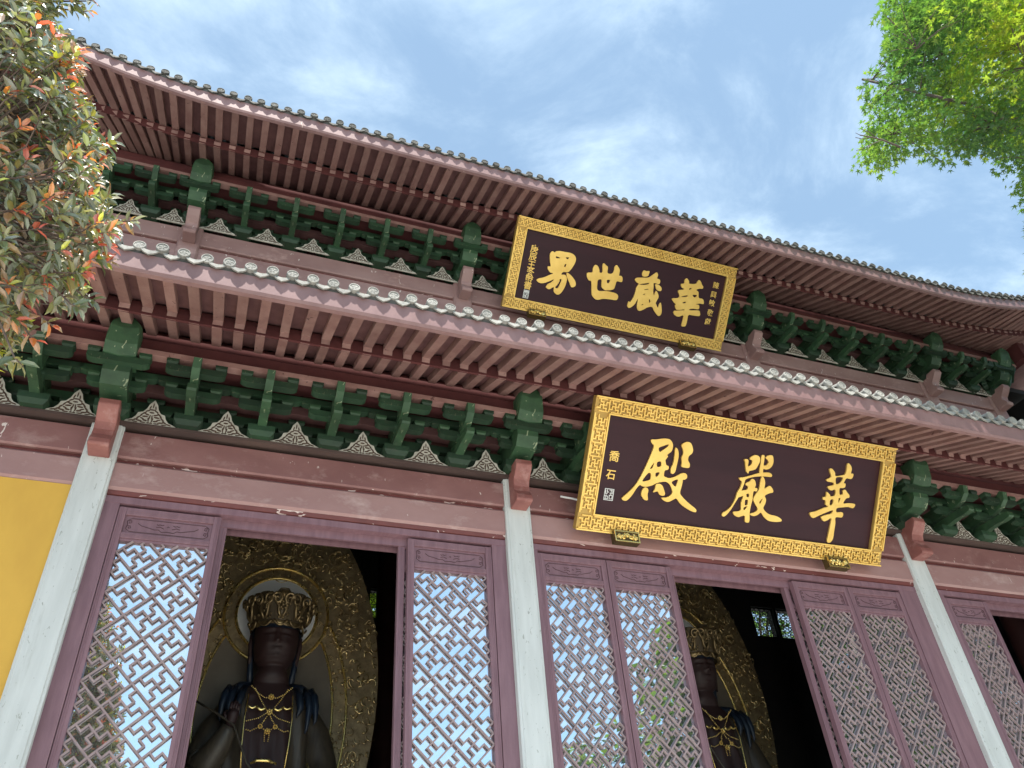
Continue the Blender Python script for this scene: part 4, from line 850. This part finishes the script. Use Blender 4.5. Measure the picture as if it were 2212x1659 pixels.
        for k in range(14): p.sphere(onc(a0 + rnd.uniform(-.22, .22), 5.6 + rnd.uniform(0, .28), .03), rnd.uniform(.016, .032), 6, 4)
        arc = [onc(a0 + .24*u, 5.575 - .075*(1-u*u), .03) for u in [-1 + k/6 for k in range(13)]]; p.tube(arc, .017, 6)
        if i == 2:
            for k in range(8): t = k*math.pi/4; p.sphere(onc(a0 + .12*math.cos(t), 5.78 + .05*math.sin(t), .04), .026, 6, 4)
            p.sphere(onc(a0, 5.78, .06), .03, 8, 6)
            for k in range(5): p.tube([onc(a0 - .10 + .05*k, 5.88, .03), onc(a0 - .08 + .04*k, 5.99, .04)], .016, 5)
        parts.append(('crown_scroll', p.mesh('crown_scroll', M['crowng'], True), 'crown'))
    def surf(x, z):
        for q0, q1 in zip(rows_def, rows_def[1:]):
            if q0[0] <= z <= q1[0]:
                t = (z - q0[0])/(q1[0]-q0[0]); a, b, yo = [q0[i] + (q1[i]-q0[i])*t for i in (1, 2, 3)]; break
        return Vector((x, yo - b*(1 - min(.98, abs(x)/a)**2.15)**(1/2.15) - feat(x, z) - .003, z))
    for s in (-1, 1):
        e = MB(); e.tube([surf(s*(.06 + .15*t), 5.243 - .016*math.sin(math.pi*t) + .012*t) for t in [k/10 for k in range(11)]], [.003 + .007*math.sin(math.pi*k/10) for k in range(11)], 5); parts.append(('eye_line', e.mesh('eye_line', M['hair'], True), None))
        e = MB(); e.tube([surf(s*(.045 + .19*t), 5.345 + .05*math.sin(math.pi*t*.8)) for t in [k/10 for k in range(11)]], [.003 + .007*math.sin(math.pi*k/10) for k in range(11)], 5); parts.append(('eyebrow', e.mesh('eyebrow', M['hair'], True), None))
    e = MB(); e.tube([surf(-.085 + .17*t, 5.040 + .006*abs(2*t-1) - .004*math.sin(3*math.pi*t)) for t in [k/12 for k in range(13)]], [.002 + .006*math.sin(math.pi*k/12) for k in range(13)], 5); parts.append(('mouth_line', e.mesh('mouth_line', M['lips'], True), None))
    u = MB(); u.sphere((0, -.375, 5.42), .014, 8, 6); parts.append(('forehead_jewel', u.mesh('urna', M['silver'], True), None))
    # necklace
    nk = MB(); 
    def fr(x, z): return -.285 - .05*(1 - min(1, abs(x)/.5)) - (.03 if z < 4.1 else 0)
    def string(pts, r=.010, st=.022):
        for a, b in zip(pts, pts[1:]):
            l = math.hypot(b[0]-a[0], b[1]-a[1]); n = max(2, int(l/st))
            for k in range(n): t = k/n; x = a[0]+(b[0]-a[0])*t; z = a[1]+(b[1]-a[1])*t; nk.sphere((x, fr(x, z), z), r, 6, 4)
    for s in (-1, 1):
        string([(s*.25, 4.53), (s*.16, 4.44), (s*.08, 4.39), (0, 4.38)]); string([(s*.20, 4.5), (s*.12, 4.36), (s*.05, 4.26), (0, 4.2)], .009)
        string([(0, 4.22), (s*.12, 4.14), (s*.28, 4.10)], .009); string([(0, 4.2), (s*.09, 4.03), (0, 3.97)], .009); string([(s*.09, 4.03), (s*.2, 3.98), (s*.27, 4.0)], .009)
        string([(s*.03, 3.97), (s*.02, 3.84)], .008, .02)
        arc = [(s*(.05 + .10*t), fr(s*.1, 4.24) - .01, 4.235 + .03*(2*t-1)**2) for t in [k/6 for k in range(7)]]; nk.tube(arc, .017, 6)
        arc = [(s*(.16 + .10*t), fr(s*.2, 4.26) - .01, 4.255 + .03*(2*t-1)**2) for t in [k/6 for k in range(7)]]; nk.tube(arc, .014, 6)
        for k in range(7): t = 2*math.pi*k/7; nk.sphere((s*.09 + .022*math.cos(t), fr(.09, 4) - .01, 4.03 + .022*math.sin(t)), .011, 5, 4)
    for cx, cz in ((0, 4.39), (0, 4.21), (0, 3.97)):
        for k in range(7): t = 2*math.pi*k/7; nk.sphere((cx + .028*math.cos(t), fr(cx, cz) - .015, cz + .028*math.sin(t)), .013, 5, 4)
        nk.sphere((cx, fr(cx, cz)-.03, cz), .018, 6, 4)
    parts.append(('necklace', nk.mesh('necklace', M['goldb'], True), None))
    tr = MB()
    for s in (-1, 1):
        tr.tube([(s*.27, -.29, 4.5), (s*.285, -.335, 4.2), (s*.275, -.345, 3.9), (s*.25, -.36, 3.6)], .009, 5)
        tr.tube([(s*.52, -.30, 3.7), (s*.60, -.33, 3.5), (s*.66, -.36, 3.45)], .014, 5); tr.tube([(s*.45, -.33, 3.42), (s*.52, -.38, 3.5), (s*.60, -.36, 3.62)], .013, 5)
    tr.tube([(-.15, -.40, 3.66), (-.08, -.42, 3.69), (.04, -.42, 3.69), (.15, -.40, 3.66)], [.012, .022, .022, .012], 6); tr.tube([(-.09+.18*k/8, -.41, 3.55 + .05*math.sin(math.pi*k/8)) for k in range(9)], .010, 5)
    parts.append(('gilt_trim', tr.mesh('gilt_trim', M['goldb'], True), None))
    st_ = MB(); st_.tube([(-.95, -.30, 4.42), (-.6, -.42, 4.2), (-.40, -.50, 4.05), (-.2, -.54, 3.62), (.1, -.56, 3.3), (.3, -.56, 3.18)], .014, 8); parts.append(('lotus_stem', st_.mesh('lotus_stem', M['robe'], True), None))
    # mandorla: plate with its rings and relief
    m_ = MB(); n = 64; YM = .42
    def egg(t, k=1.0):
        x = 1.5*math.sin(t)*k; zc = 4.95; c = math.cos(t); z = zc + (2.85*c if c > 0 else 2.9*c)*k
        if c > 0: x *= (1 - .10*c*c)
        return x, z
    fr_, bk = [], []
    for i in range(n): x, z = egg(2*math.pi*i/n); fr_.append((x, YM, z)); bk.append((x, YM + .12, z))
    m_.prism(fr_, bk); parts.append(('mandorla', m_.mesh('mandorla', M['oldgold']), None))
    d = MB(); d.prism([((.54)*math.cos(2*math.pi*k/48), YM-.03, 5.85 + (.54)*math.sin(2*math.pi*k/48)) for k in range(48)], [((.54)*math.cos(2*math.pi*k/48), YM-.01, 5.85 + (.54)*math.sin(2*math.pi*k/48)) for k in range(48)]); parts.append(('halo_disc', d.mesh('halo_disc', M['halo']), 'mandorla'))
    def ell(cx, cz, a, b, t0=0, t1=2*math.pi, k=72): return [(cx + a*math.cos(t0 + (t1-t0)*i/k), YM-.03, cz + b*math.sin(t0 + (t1-t0)*i/k)) for i in range(k + 1)]
    d = MB(); d.prism([(.715*math.cos(2*math.pi*k/56), YM-.024, 5.85 + .715*math.sin(2*math.pi*k/56)) for k in range(56)], [(.715*math.cos(2*math.pi*k/56), YM-.012, 5.85 + .715*math.sin(2*math.pi*k/56)) for k in range(56)]); parts.append(('halo_plate', d.mesh('halo_plate', M['oldgold']), 'mandorla'))
    for r_ in (.557, .717):
        d = MB(); d.tube(ell(0, 5.85, r_, r_)[:-1], .022, 8, closed=True); parts.append(('halo_ring', d.mesh('halo_ring', M['goldb'], True), 'mandorla'))
    b_ = MB(); e = ell(0, 4.45, .87, 1.55, 0, 2*math.pi, 48)[:-1]; b_.prism([(x, YM-.016, z) for x, y, z in e], [(x, YM-.001, z) for x, y, z in e]); parts.append(('aureole', b_.mesh('aureole', M['dullgold']), 'mandorla'))
    for a, b in ((.88, 1.56), (1.07, 1.82)):
        for sg in (-1, 1): d = MB(); d.tube([(sg*x, y, z) for x, y, z in ell(0, 4.45, a, b, -.6, 1.3, 60) if math.hypot(x, z - 5.85) > .73], .017, 6); parts.append(('aureole_ring', d.mesh('aureole_ring', M['goldb'], True), 'mandorla'))
    rl = MB(); r2 = random.Random(11)
    def curl(x, z, s, big):
        an = r2.uniform(0, 6.28); tw = r2.choice((-1, 1))*r2.uniform(2.0, 5.5); pts = []
        for k in range(7):
            t = k/6; rr = s*(1 - .7*t); pts.append((x + rr*math.cos(an + tw*t), YM - .02 - .02*math.sin(math.pi*t), z + rr*math.sin(an + tw*t)*1.1))
        rl.tube(pts, [.8*big*(.35 + .65*math.sin(math.pi*(k+.6)/7.2)) for k in range(7)], 5)
    tries = 0; cnt = 0
    while cnt < 950 and tries < 14000:
        tries += 1; t = r2.uniform(0, 6.283); k = math.sqrt(r2.uniform(.2, .97)); x, z = egg(t, k)
        if z < 3.2: continue
        dh = math.hypot(x, z-5.85); de = (x/1.08)**2 + ((z-4.45)/1.8)**2
        if dh < .72:
            if dh < .57 or dh > .68: continue
            curl(x, z, .035, .006)
        elif de < 1: 
            if (x/.9)**2 + ((z-4.45)/1.58)**2 < 1: continue
            curl(x, z, .035, .006)
        else: curl(x, z, r2.choice((.04, .06, .09)), r2.choice((.006, .009, .013)))
        cnt += 1
    for q in (6.85, 6.5): rl.tube(ell(0, q, .13, .15)[:-1], .008, 5, closed=True)
    parts.append(('scroll_relief', rl.mesh('scroll_relief', M['goldr'], True), 'mandorla'))
    # lotus throne
    pd = MB(); rows = []
    for z, r in ((.0, 1.3), (.35, 1.3), (.40, 1.15), (.9, 1.05), (1.2, 1.1), (1.5, 1.32), (1.85, 1.38), (1.97, 1.25)):
        rows.append([Vector((r*(1 + (.05*math.cos(14*2*math.pi*j/84) if z > 1.0 else 0))*math.cos(2*math.pi*j/84), -.1 + r*.85*math.sin(2*math.pi*j/84), z)) for j in range(84)])
    pd.grid(rows, True); pd.f.append(tuple(range(7*84, 8*84))); parts.append(('lotus_throne', pd.mesh('lotus_throne', M['oldgold'], True), None))
    def xf(me, f):
        for v in me.vertices: v.co = f(v.co)
        me.update()
    for n_, me_, p_ in parts:
        if n_ in ('ear', 'forehead_jewel', 'eye_line', 'eyebrow', 'mouth_line'): xf(me_, lambda c: Vector((c.x*.80, c.y*.80, HS(c.z))))
        if n_ == 'hair': xf(me_, lambda c: Vector((c.x*.81, c.y*.81, HS(c.z) if c.z > 4.82 else c.z)))
        if n_ == 'hair_lock': xf(me_, lambda c: Vector((c.x, c.y, c.z + .07)))
        if n_ == 'necklace': xf(me_, lambda c: Vector((c.x, c.y - .01, c.z + .06)))
        if n_.startswith('crown'): xf(me_, lambda c: Vector((c.x*.87, c.y*.87, 5.39 + (c.z - 5.50)*.87)))
    return parts
M['crownb'] = pmat('crown_dark_bronze', (.10, .072, .036), (.06, .043, .022), .45, metal=.4)  # petal base kept darker than the scrolls, for contrast
M['crowng'] = pmat('crown_gold', (.34, .25, .12), (.16, .115, .06), .30, metal=.75, scale=9, bump=.1)
M['goldr'] = pmat('worn_gilt_relief', (1.0, .78, .38), (.45, .33, .15), .17, metal=.85, scale=9, bump=.1)
SP = statue_parts()
def place_statue(x, y, label, s=1.0):
    z0 = .66
    r = thing('statue', label, 'statue', (x, y, z0), 'seated statues inside the hall')
    made = {}
    for n, me, p in SP:
        q = put(n, me, made[p] if p else r, (x, y, z0), kind='stuff' if n == 'scroll_relief' else None); made.setdefault(n, q)
place_statue(.83, 2.93, 'large crowned seated statue with round halo, framed by the left doorway')
place_statue(7.36, 2.93, 'crowned seated statue half hidden by the door leaf in the central doorway')
place_statue(4.12, 2.93, 'statue whose backplate edge shows as a dark sliver beside the left doorway')

# ------------------------------------------------------------------ foliage
def inside(poly, x, y):
    c = False; j = len(poly) - 1
    for i in range(len(poly)):
        xi, yi = poly[i]; xj, yj = poly[j]
        if (yi > y) != (yj > y) and x < (xj - xi)*(y - yi)/(yj - yi) + xi: c = not c
        j = i
    return c
PLEAF = [(0, 0, 0), (.30, -.30, .05), (.32, 0, -.03), (.30, .30, .05), (.68, -.26, .03), (.70, 0, -.05), (.68, .26, .03), (1, 0, -.16)]
PFACE = [(0, 1, 2), (0, 2, 3), (1, 4, 5, 2), (2, 5, 6, 3), (4, 7, 5), (5, 7, 6)]
def leaf_at(mb, p, d, up, l, w, col, geo=PLEAF, fac=PFACE):
    d = d.normalized(); s = d.cross(up)
    if s.length < 1e-4: s = d.orthogonal()
    s.normalize(); n = s.cross(d)
    mb.add([p + d*(a*l) + s*(b*w) + n*(c*l) for a, b, c in geo], fac, col)
def hue(c, r, k=.25): f = r.uniform(1-k, 1+k); return (c[0]*f*r.uniform(.9, 1.1), c[1]*f*r.uniform(.9, 1.1), c[2]*f)
PCOL = {'dark': (.10, .125, .045), 'olive': (.25, .235, .055), 'bronze': (.30, .165, .07), 'red': (.60, .10, .045), 'orange': (.66, .22, .05), 'lime': (.50, .55, .04), 'grey': (.24, .25, .18)}
def photinia():
    r = random.Random(21)
    root = thing('photinia_tree', 'photinia tree with glossy leaves and red new growth at the left edge', 'tree', (-3.3, -4.9, 0))
    OUT = [(-900, -700), (250, -700), (150, -120), (132, 0), (128, 50), (165, 90), (195, 140), (175, 190), (225, 250), (205, 275), (262, 312), (250, 350), (225, 395), (262, 440), (235, 480), (270, 480), (255, 530), (240, 600), (205, 560), (178, 600), (190, 640), (150, 665), (110, 625), (75, 660), (62, 690), (40, 740), (34, 775), (5, 790), (-900, 1000)]
    tr = MB(); base = Vector((-3.3, -4.9, 0)); fork = Vector((-3.0, -4.95, 3.2))
    tr.tube([base, base + Vector((.08, .0, 1.2)), base + Vector((.2, -.05, 2.4)), fork], [.13, .11, .10, .085], 10)
    limbs = []
    for tgt in ((-1.6, -5.0, 5.2), (-2.0, -4.4, 5.9), (-2.6, -5.4, 6.4), (-1.5, -5.2, 4.6), (-3.6, -4.7, 6.0), (-1.9, -4.8, 6.7), (-3.9, -5.3, 5.0), (-1.35, -4.8, 5.0)):
        t = Vector(tgt); mid = fork.lerp(t, .5) + Vector((r.uniform(-.12, .12), r.uniform(-.12, .12), .18)); pts = [fork, fork.lerp(mid, .5) + Vector((0, 0, .05)), mid, mid.lerp(t, .55), t]
        tr.tube(pts, [.05, .04, .03, .02, .008], 7); limbs += [p_ for a, b in zip(pts, pts[1:]) for p_ in (a, a.lerp(b, .33), a.lerp(b, .66))] + [t]
    put('trunk', tr.mesh('trunk', M['bark'], True), root)
    big = []; mass = MB(); tw = MB(); n = 0; tries = 0
    def whorl(p, ax, inner):
        nl = r.randint(6, 10); q = ax.orthogonal().normalized(); q2 = ax.cross(q); a0 = r.uniform(0, 6.28)
        young = r.random() < (.42 if not inner else .06)
        for k in range(nl):
            a = a0 + k*2.4; t = k/nl; el = .15 + t*.9; d = (q*math.cos(a) + q2*math.sin(a))*math.cos(el) + ax*math.sin(el); d.z -= .12
            l = r.uniform(.062, .092)*(1.08 - .35*t); w = l*r.uniform(.50, .66)
            x = r.random()
            if young and t > .45: c = PCOL['red'] if x < .36 else PCOL['orange'] if x < .62 else PCOL['lime'] if x < .82 else PCOL['bronze']
            else: c = PCOL['dark'] if x < .50 else PCOL['olive'] if x < .74 else PCOL['bronze'] if x < .84 else PCOL['grey']
            big.append(((p - CAM).length, p + ax*(t*.05), d, (Vector((.1 + r.uniform(-.35, .35), -1 + r.uniform(-.2, .2), .22 + r.uniform(-.3, .3))) if r.random() < .68 else Vector((r.uniform(-.8, .8), r.uniform(-.8, .5), r.uniform(.4, 1)))), l, w, hue(c, r)))
    while n < 3900 and tries < 120000:
        tries += 1
        p = Vector((r.uniform(-4.6, -.6), r.uniform(-5.75, -4.1), r.uniform(3.4, 7.9)))
        e = ((p.x + 2.7)/2.1)**2 + ((p.y + 4.95)/.95)**2 + ((p.z - 5.7)/2.25)**2
        if e > 1.25: continue
        px, py = proj(p)
        if not inside(OUT, px + 26, py): continue
        if px < -260 and r.random() < .62: continue
        if noise.noise(p*1.9) < -.16: continue
        nb = min(limbs, key=lambda q: (q - p).length); v = p - nb
        ax = (v.normalized()*.8 + Vector((.15, -.15, .55)) + Vector((r.uniform(-.5, .5), r.uniform(-.5, .5), r.uniform(-.3, .3)))).normalized()
        whorl(p, ax, e < .45); 
        if n % 2 == 0: s_ = p - ax*.10; k = nb.lerp(p, .45) if v.length > .5 else nb; tw.tube([k, k.lerp(s_, .6) + Vector((0, 0, -.03)), s_, p + ax*.06], [.007, .005, .004, .0025], 4, cap=False)
        n += 1
    # outlying twigs
    for px, py in ((190, 2), (180, 25), (150, 655), (95, 690), (30, 770), (60, 720), (268, 478), (180, 640)):
        p = onY(px, py, -5.0 + r.uniform(-.15, .15)); nb = min(limbs, key=lambda q: (q - p).length); ax = ((p - nb).normalized() + Vector((0, 0, .25))).normalized()
        tw.tube([nb, nb.lerp(p, .5) + Vector((0, 0, .08)), p, p + ax*.06], [.010, .007, .004, .0025], 5); whorl(p, ax, False)
        for k in range(2): q = nb.lerp(p, r.uniform(.55, .9)); whorl(q, ax, True)
    put('twigs', tw.mesh('twigs', M['twig'], True, fix=False), root, kind='stuff')
    def score(b):
        x, y = proj(b[1]); return b[0] + (0 if (0 < x < 2212 and 0 < y < 1659) else 50)
    big.sort(key=score)
    cols = {}
    proto = {}
    for i, (dist, p, d, up, l, w, c) in enumerate(big):
        if i < 300:
            mb = MB(); leaf_at(mb, Vector((0, 0, 0)), d, up, l, w, c); put('leaf', mb.mesh('leaf', M['pleaf'], fix=False), root, p)
        else: leaf_at(mass, p, d, up, l, w, c)
    put('crown', mass.mesh('crown', M['pleaf'], fix=False), root, kind='stuff')
photinia()
# maple --------------------------------------------------------------
def star():
    pts = []; lob = [(0, 1.0), (55, .86), (115, .50), (180, .22), (245, .50), (305, .86)]
    for i, (a, rr) in enumerate(lob):
        t = R_(a); pts.append((.42 + .58*rr*math.cos(t), .60*rr*math.sin(t), -.10*rr))
        a2 = R_((a + (lob[(i+1) % 6][0] if i < 5 else 360)) / 2); q = .25; pts.append((.42 + .58*q*math.cos(a2), .60*q*math.sin(a2), .0))
    return pts
SG = star() + [(.42, 0, .03)]; SF = [(i, (i+1) % 12, 12) for i in range(12)]
SG4 = [(0, 0, 0), (.5, -.42, .05), (1, 0, -.08), (.5, .42, .05)]; SF4 = [(0, 1, 2), (0, 2, 3)]
def leafy(name, label, base, fork_z, centre, rad, n_spray, per, leafsize, cols, out=None, group=None, seed=1, geo=SG, fac=SF, single=0, spray_r=.5, mat='mleaf', nl=9, trunk_r=.3, gap=(.7, -.2)):
    r = random.Random(seed); base = Vector(base); C0 = Vector(centre); RD = Vector(rad)
    root = thing(name, label, 'tree', base, group); tr = MB(); fork = Vector((base.x, base.y, fork_z))
    tr.tube([base, base.lerp(fork, .5) + Vector((.15, .1, 0)), fork], [trunk_r*1.2, trunk_r, trunk_r*.8], 12); limbs = []
    for k in range(nl):
        a = 2*math.pi*k/nl + r.uniform(-.3, .3); e = r.uniform(-.1, .9)
        t = C0 + Vector((RD.x*.8*math.cos(a)*math.cos(e), RD.y*.8*math.sin(a)*math.cos(e), RD.z*.8*math.sin(e)))
        m1 = fork.lerp(t, .35) + Vector((r.uniform(-.3, .3), r.uniform(-.3, .3), .5)); m2 = fork.lerp(t, .7) + Vector((r.uniform(-.3, .3), r.uniform(-.3, .3), .35)); pts = [fork, m1, m2, t]
        tr.tube(pts, [trunk_r*.5, trunk_r*.3, trunk_r*.17, .02], 7); limbs += [p_ for a_, b_ in zip(pts[1:], pts[2:]) for p_ in (a_, a_.lerp(b_, .25), a_.lerp(b_, .5), a_.lerp(b_, .75))] + [t]
    put('trunk', tr.mesh('trunk', M['bark'], True), root)
    mass = MB(); tw = MB(); leaves = []; n = 0; tries = 0
    while n < n_spray and tries < n_spray*60:
        tries += 1; p = C0 + Vector((r.uniform(-1, 1)*RD.x, r.uniform(-1, 1)*RD.y, r.uniform(-1, 1)*RD.z)); e = sum(((p[i]-C0[i])/RD[i])**2 for i in range(3))
        if e > 1 or (e < .18 and r.random() < .6): continue
        if noise.noise(p*gap[0]) < gap[1]: continue
        if out is not None:
            px, py = proj(p)
            if -40 < py < 1700 and px < 2225 and not inside(out, px, py): continue
            if not (-60 < py and px < 2290) and r.random() < .65: continue
        nb = min(limbs, key=lambda q: (q-p).length); v = (p-nb); L_ = v.length
        if L_ > 2.6*spray_r/.5: continue
        k_ = nb + v*.5 + Vector((0, 0, .12*L_)); tw.tube([nb, k_, p], [.013*spray_r/.5, .008*spray_r/.5, .004], 4, cap=False)
        if L_ > .8: limbs.append(k_)
        nrm = (Vector((r.uniform(-.35, .35), r.uniform(-.35, .35), 1)) + v.normalized()*.2).normalized(); q = nrm.orthogonal().normalized(); q2 = nrm.cross(q); cn = noise.noise(p*.55 + Vector((3, 1, 7)))*1.6 + r.uniform(-.25, .25) + .12*(p.z - C0.z)/RD.z; col = cols[min(len(cols)-1, max(0, int((cn*.5 + .5)*len(cols))))]  # random clump tone, lighter higher up: sunlit crown tops put into leaf colour
        for k in range(per):
            a = r.uniform(0, 6.28); rr = spray_r*math.sqrt(r.random()); c = p + (q*math.cos(a) + q2*math.sin(a))*rr + nrm*r.uniform(-.10, .10)*spray_r/.5 - Vector((0, 0, .12*rr*rr/spray_r))
            if out is not None:
                px, py = proj(c)
                if px < 2225 and not inside(out, px + r.gauss(0, 10), py + r.gauss(0, 10)): continue
            d = (q*math.cos(a) + q2*math.sin(a) + Vector((r.uniform(-.6, .6), r.uniform(-.6, .6), r.uniform(-.55, .15)))); up = (nrm + Vector((r.uniform(-.6, .6), r.uniform(-.6, .6), 0))); leaves.append((c, d, up, leafsize*r.uniform(.75, 1.2), hue(col, r, .13)))
        n += 1
    if single: leaves.sort(key=lambda b: (b[0]-CAM).length + (0 if 0 < proj(b[0])[0] < 2212 and 0 < proj(b[0])[1] < 1659 else 100))
    for i, (c, d, up, l, col) in enumerate(leaves):
        if i < single: mb = MB(); leaf_at(mb, Vector((0, 0, 0)), d, up, l, l, col, geo, fac); put('leaf', mb.mesh('leaf', M[mat], fix=False), root, c)
        else: leaf_at(mass, c, d, up, l, l, col, geo, fac)
    put('twigs', tw.mesh('twigs', M['bark'], True, fix=False), root, kind='stuff'); put('crown', mass.mesh('crown', M[mat], fix=False), root, kind='stuff')
    return root
MOUT = [(1915, -300), (1912, 0), (1900, 45), (1925, 75), (1908, 95), (1925, 125), (1905, 150), (1922, 185), (1890, 165), (1876, 148), (1862, 172), (1858, 200), (1862, 245), (1882, 262), (1880, 300), (1862, 330), (1856, 362), (1905, 366), (1935, 348), (1965, 322), (1992, 318), (2000, 350), (2035, 352), (2060, 335), (2085, 348), (2100, 318), (2120, 325), (2155, 368), (2190, 375), (2196, 410), (2212, 440), (2300, 500), (2900, 600), (2900, -300)]
MC = [(.055, .115, .04), (.075, .145, .04), (.098, .172, .034), (.135, .208, .032), (.185, .245, .03), (.245, .285, .03)]
MAPLE = leafy('maple_tree', 'tall maple with bright green star leaves, upper right against the sky', (13.4, -5.2, 0), 8.2, (12.4, -4.5, 13.6), (5.4, 2.3, 4.6), 1000, 42, .14, MC, out=MOUT, seed=5, single=300, spray_r=.42, nl=10, trunk_r=.17, gap=(.9, .07))
tw = MB(); tp = lambda x, y: onY(x, y, -4.5)
for pts, r0 in (([(1945, 318), (1905, 302), (1880, 296), (1858, 292)], .013), ([(1880, 296), (1862, 300), (1848, 297)], .006), ([(1893, 299), (1878, 285), (1868, 283)], .006), ([(1905, 302), (1882, 312), (1868, 320), (1850, 325)], .006), ([(1868, 283), (1860, 278)], .004), ([(1880, 312), (1872, 328)], .004), ([(1858, 292), (1848, 287)], .004)):
    tw.tube([tp(*q) for q in pts], [r0*(1 - .6*k/len(pts)) for k in range(len(pts))], 5)
put('bare_twig', tw.mesh('bare_twig', M['bark'], True), MAPLE)
DK = [(.06, .10, .028), (.08, .13, .03), (.045, .08, .025)]
GR = 'trees standing behind the photographer'
leafy('camphor_tree', 'broad dark camphor tree mirrored in the central door glass', (21.0, -17, 0), 5, (21.0, -17, 10.2), (5.6, 5, 7.2), 620, 30, .42, DK, seed=8, geo=SG4, fac=SF4, spray_r=1.0, trunk_r=.4)
leafy('camphor_tree', 'tall camphor tree mirrored in the right-hand door glass', (31, -17, 0), 5, (31, -17, 10.5), (6.5, 5, 8.0), 700, 30, .46, DK, seed=9, geo=SG4, fac=SF4, spray_r=1.1, trunk_r=.45)
leafy('osmanthus_tree', 'low rounded tree mirrored low in the door glass beside the middle column', (13.2, -17.5, 0), 3, (13.2, -17.5, 6.2), (2.8, 2.6, 3.6), 200, 28, .30, DK, seed=15, geo=SG4, fac=SF4, spray_r=.8, trunk_r=.2)
leafy('garden_tree', 'bright green tree glimpsed through the small rear window left of the column', (4.6, 15.5, 0), 6, (4.8, 15.5, 12.5), (4.2, 2.6, 5.0), 460, 28, .30, [(.36, .42, .06), (.26, .36, .05)], seed=10, geo=SG4, fac=SF4, spray_r=.8, trunk_r=.25)
leafy('garden_tree', 'green tree glimpsed through the rear window in the central doorway', (17.5, 15.5, 0), 6, (17.5, 15.5, 13), (4.2, 2.6, 5.0), 200, 26, .30, [(.16, .24, .10), (.12, .2, .06)], seed=12, geo=SG4, fac=SF4, spray_r=.8, trunk_r=.25)
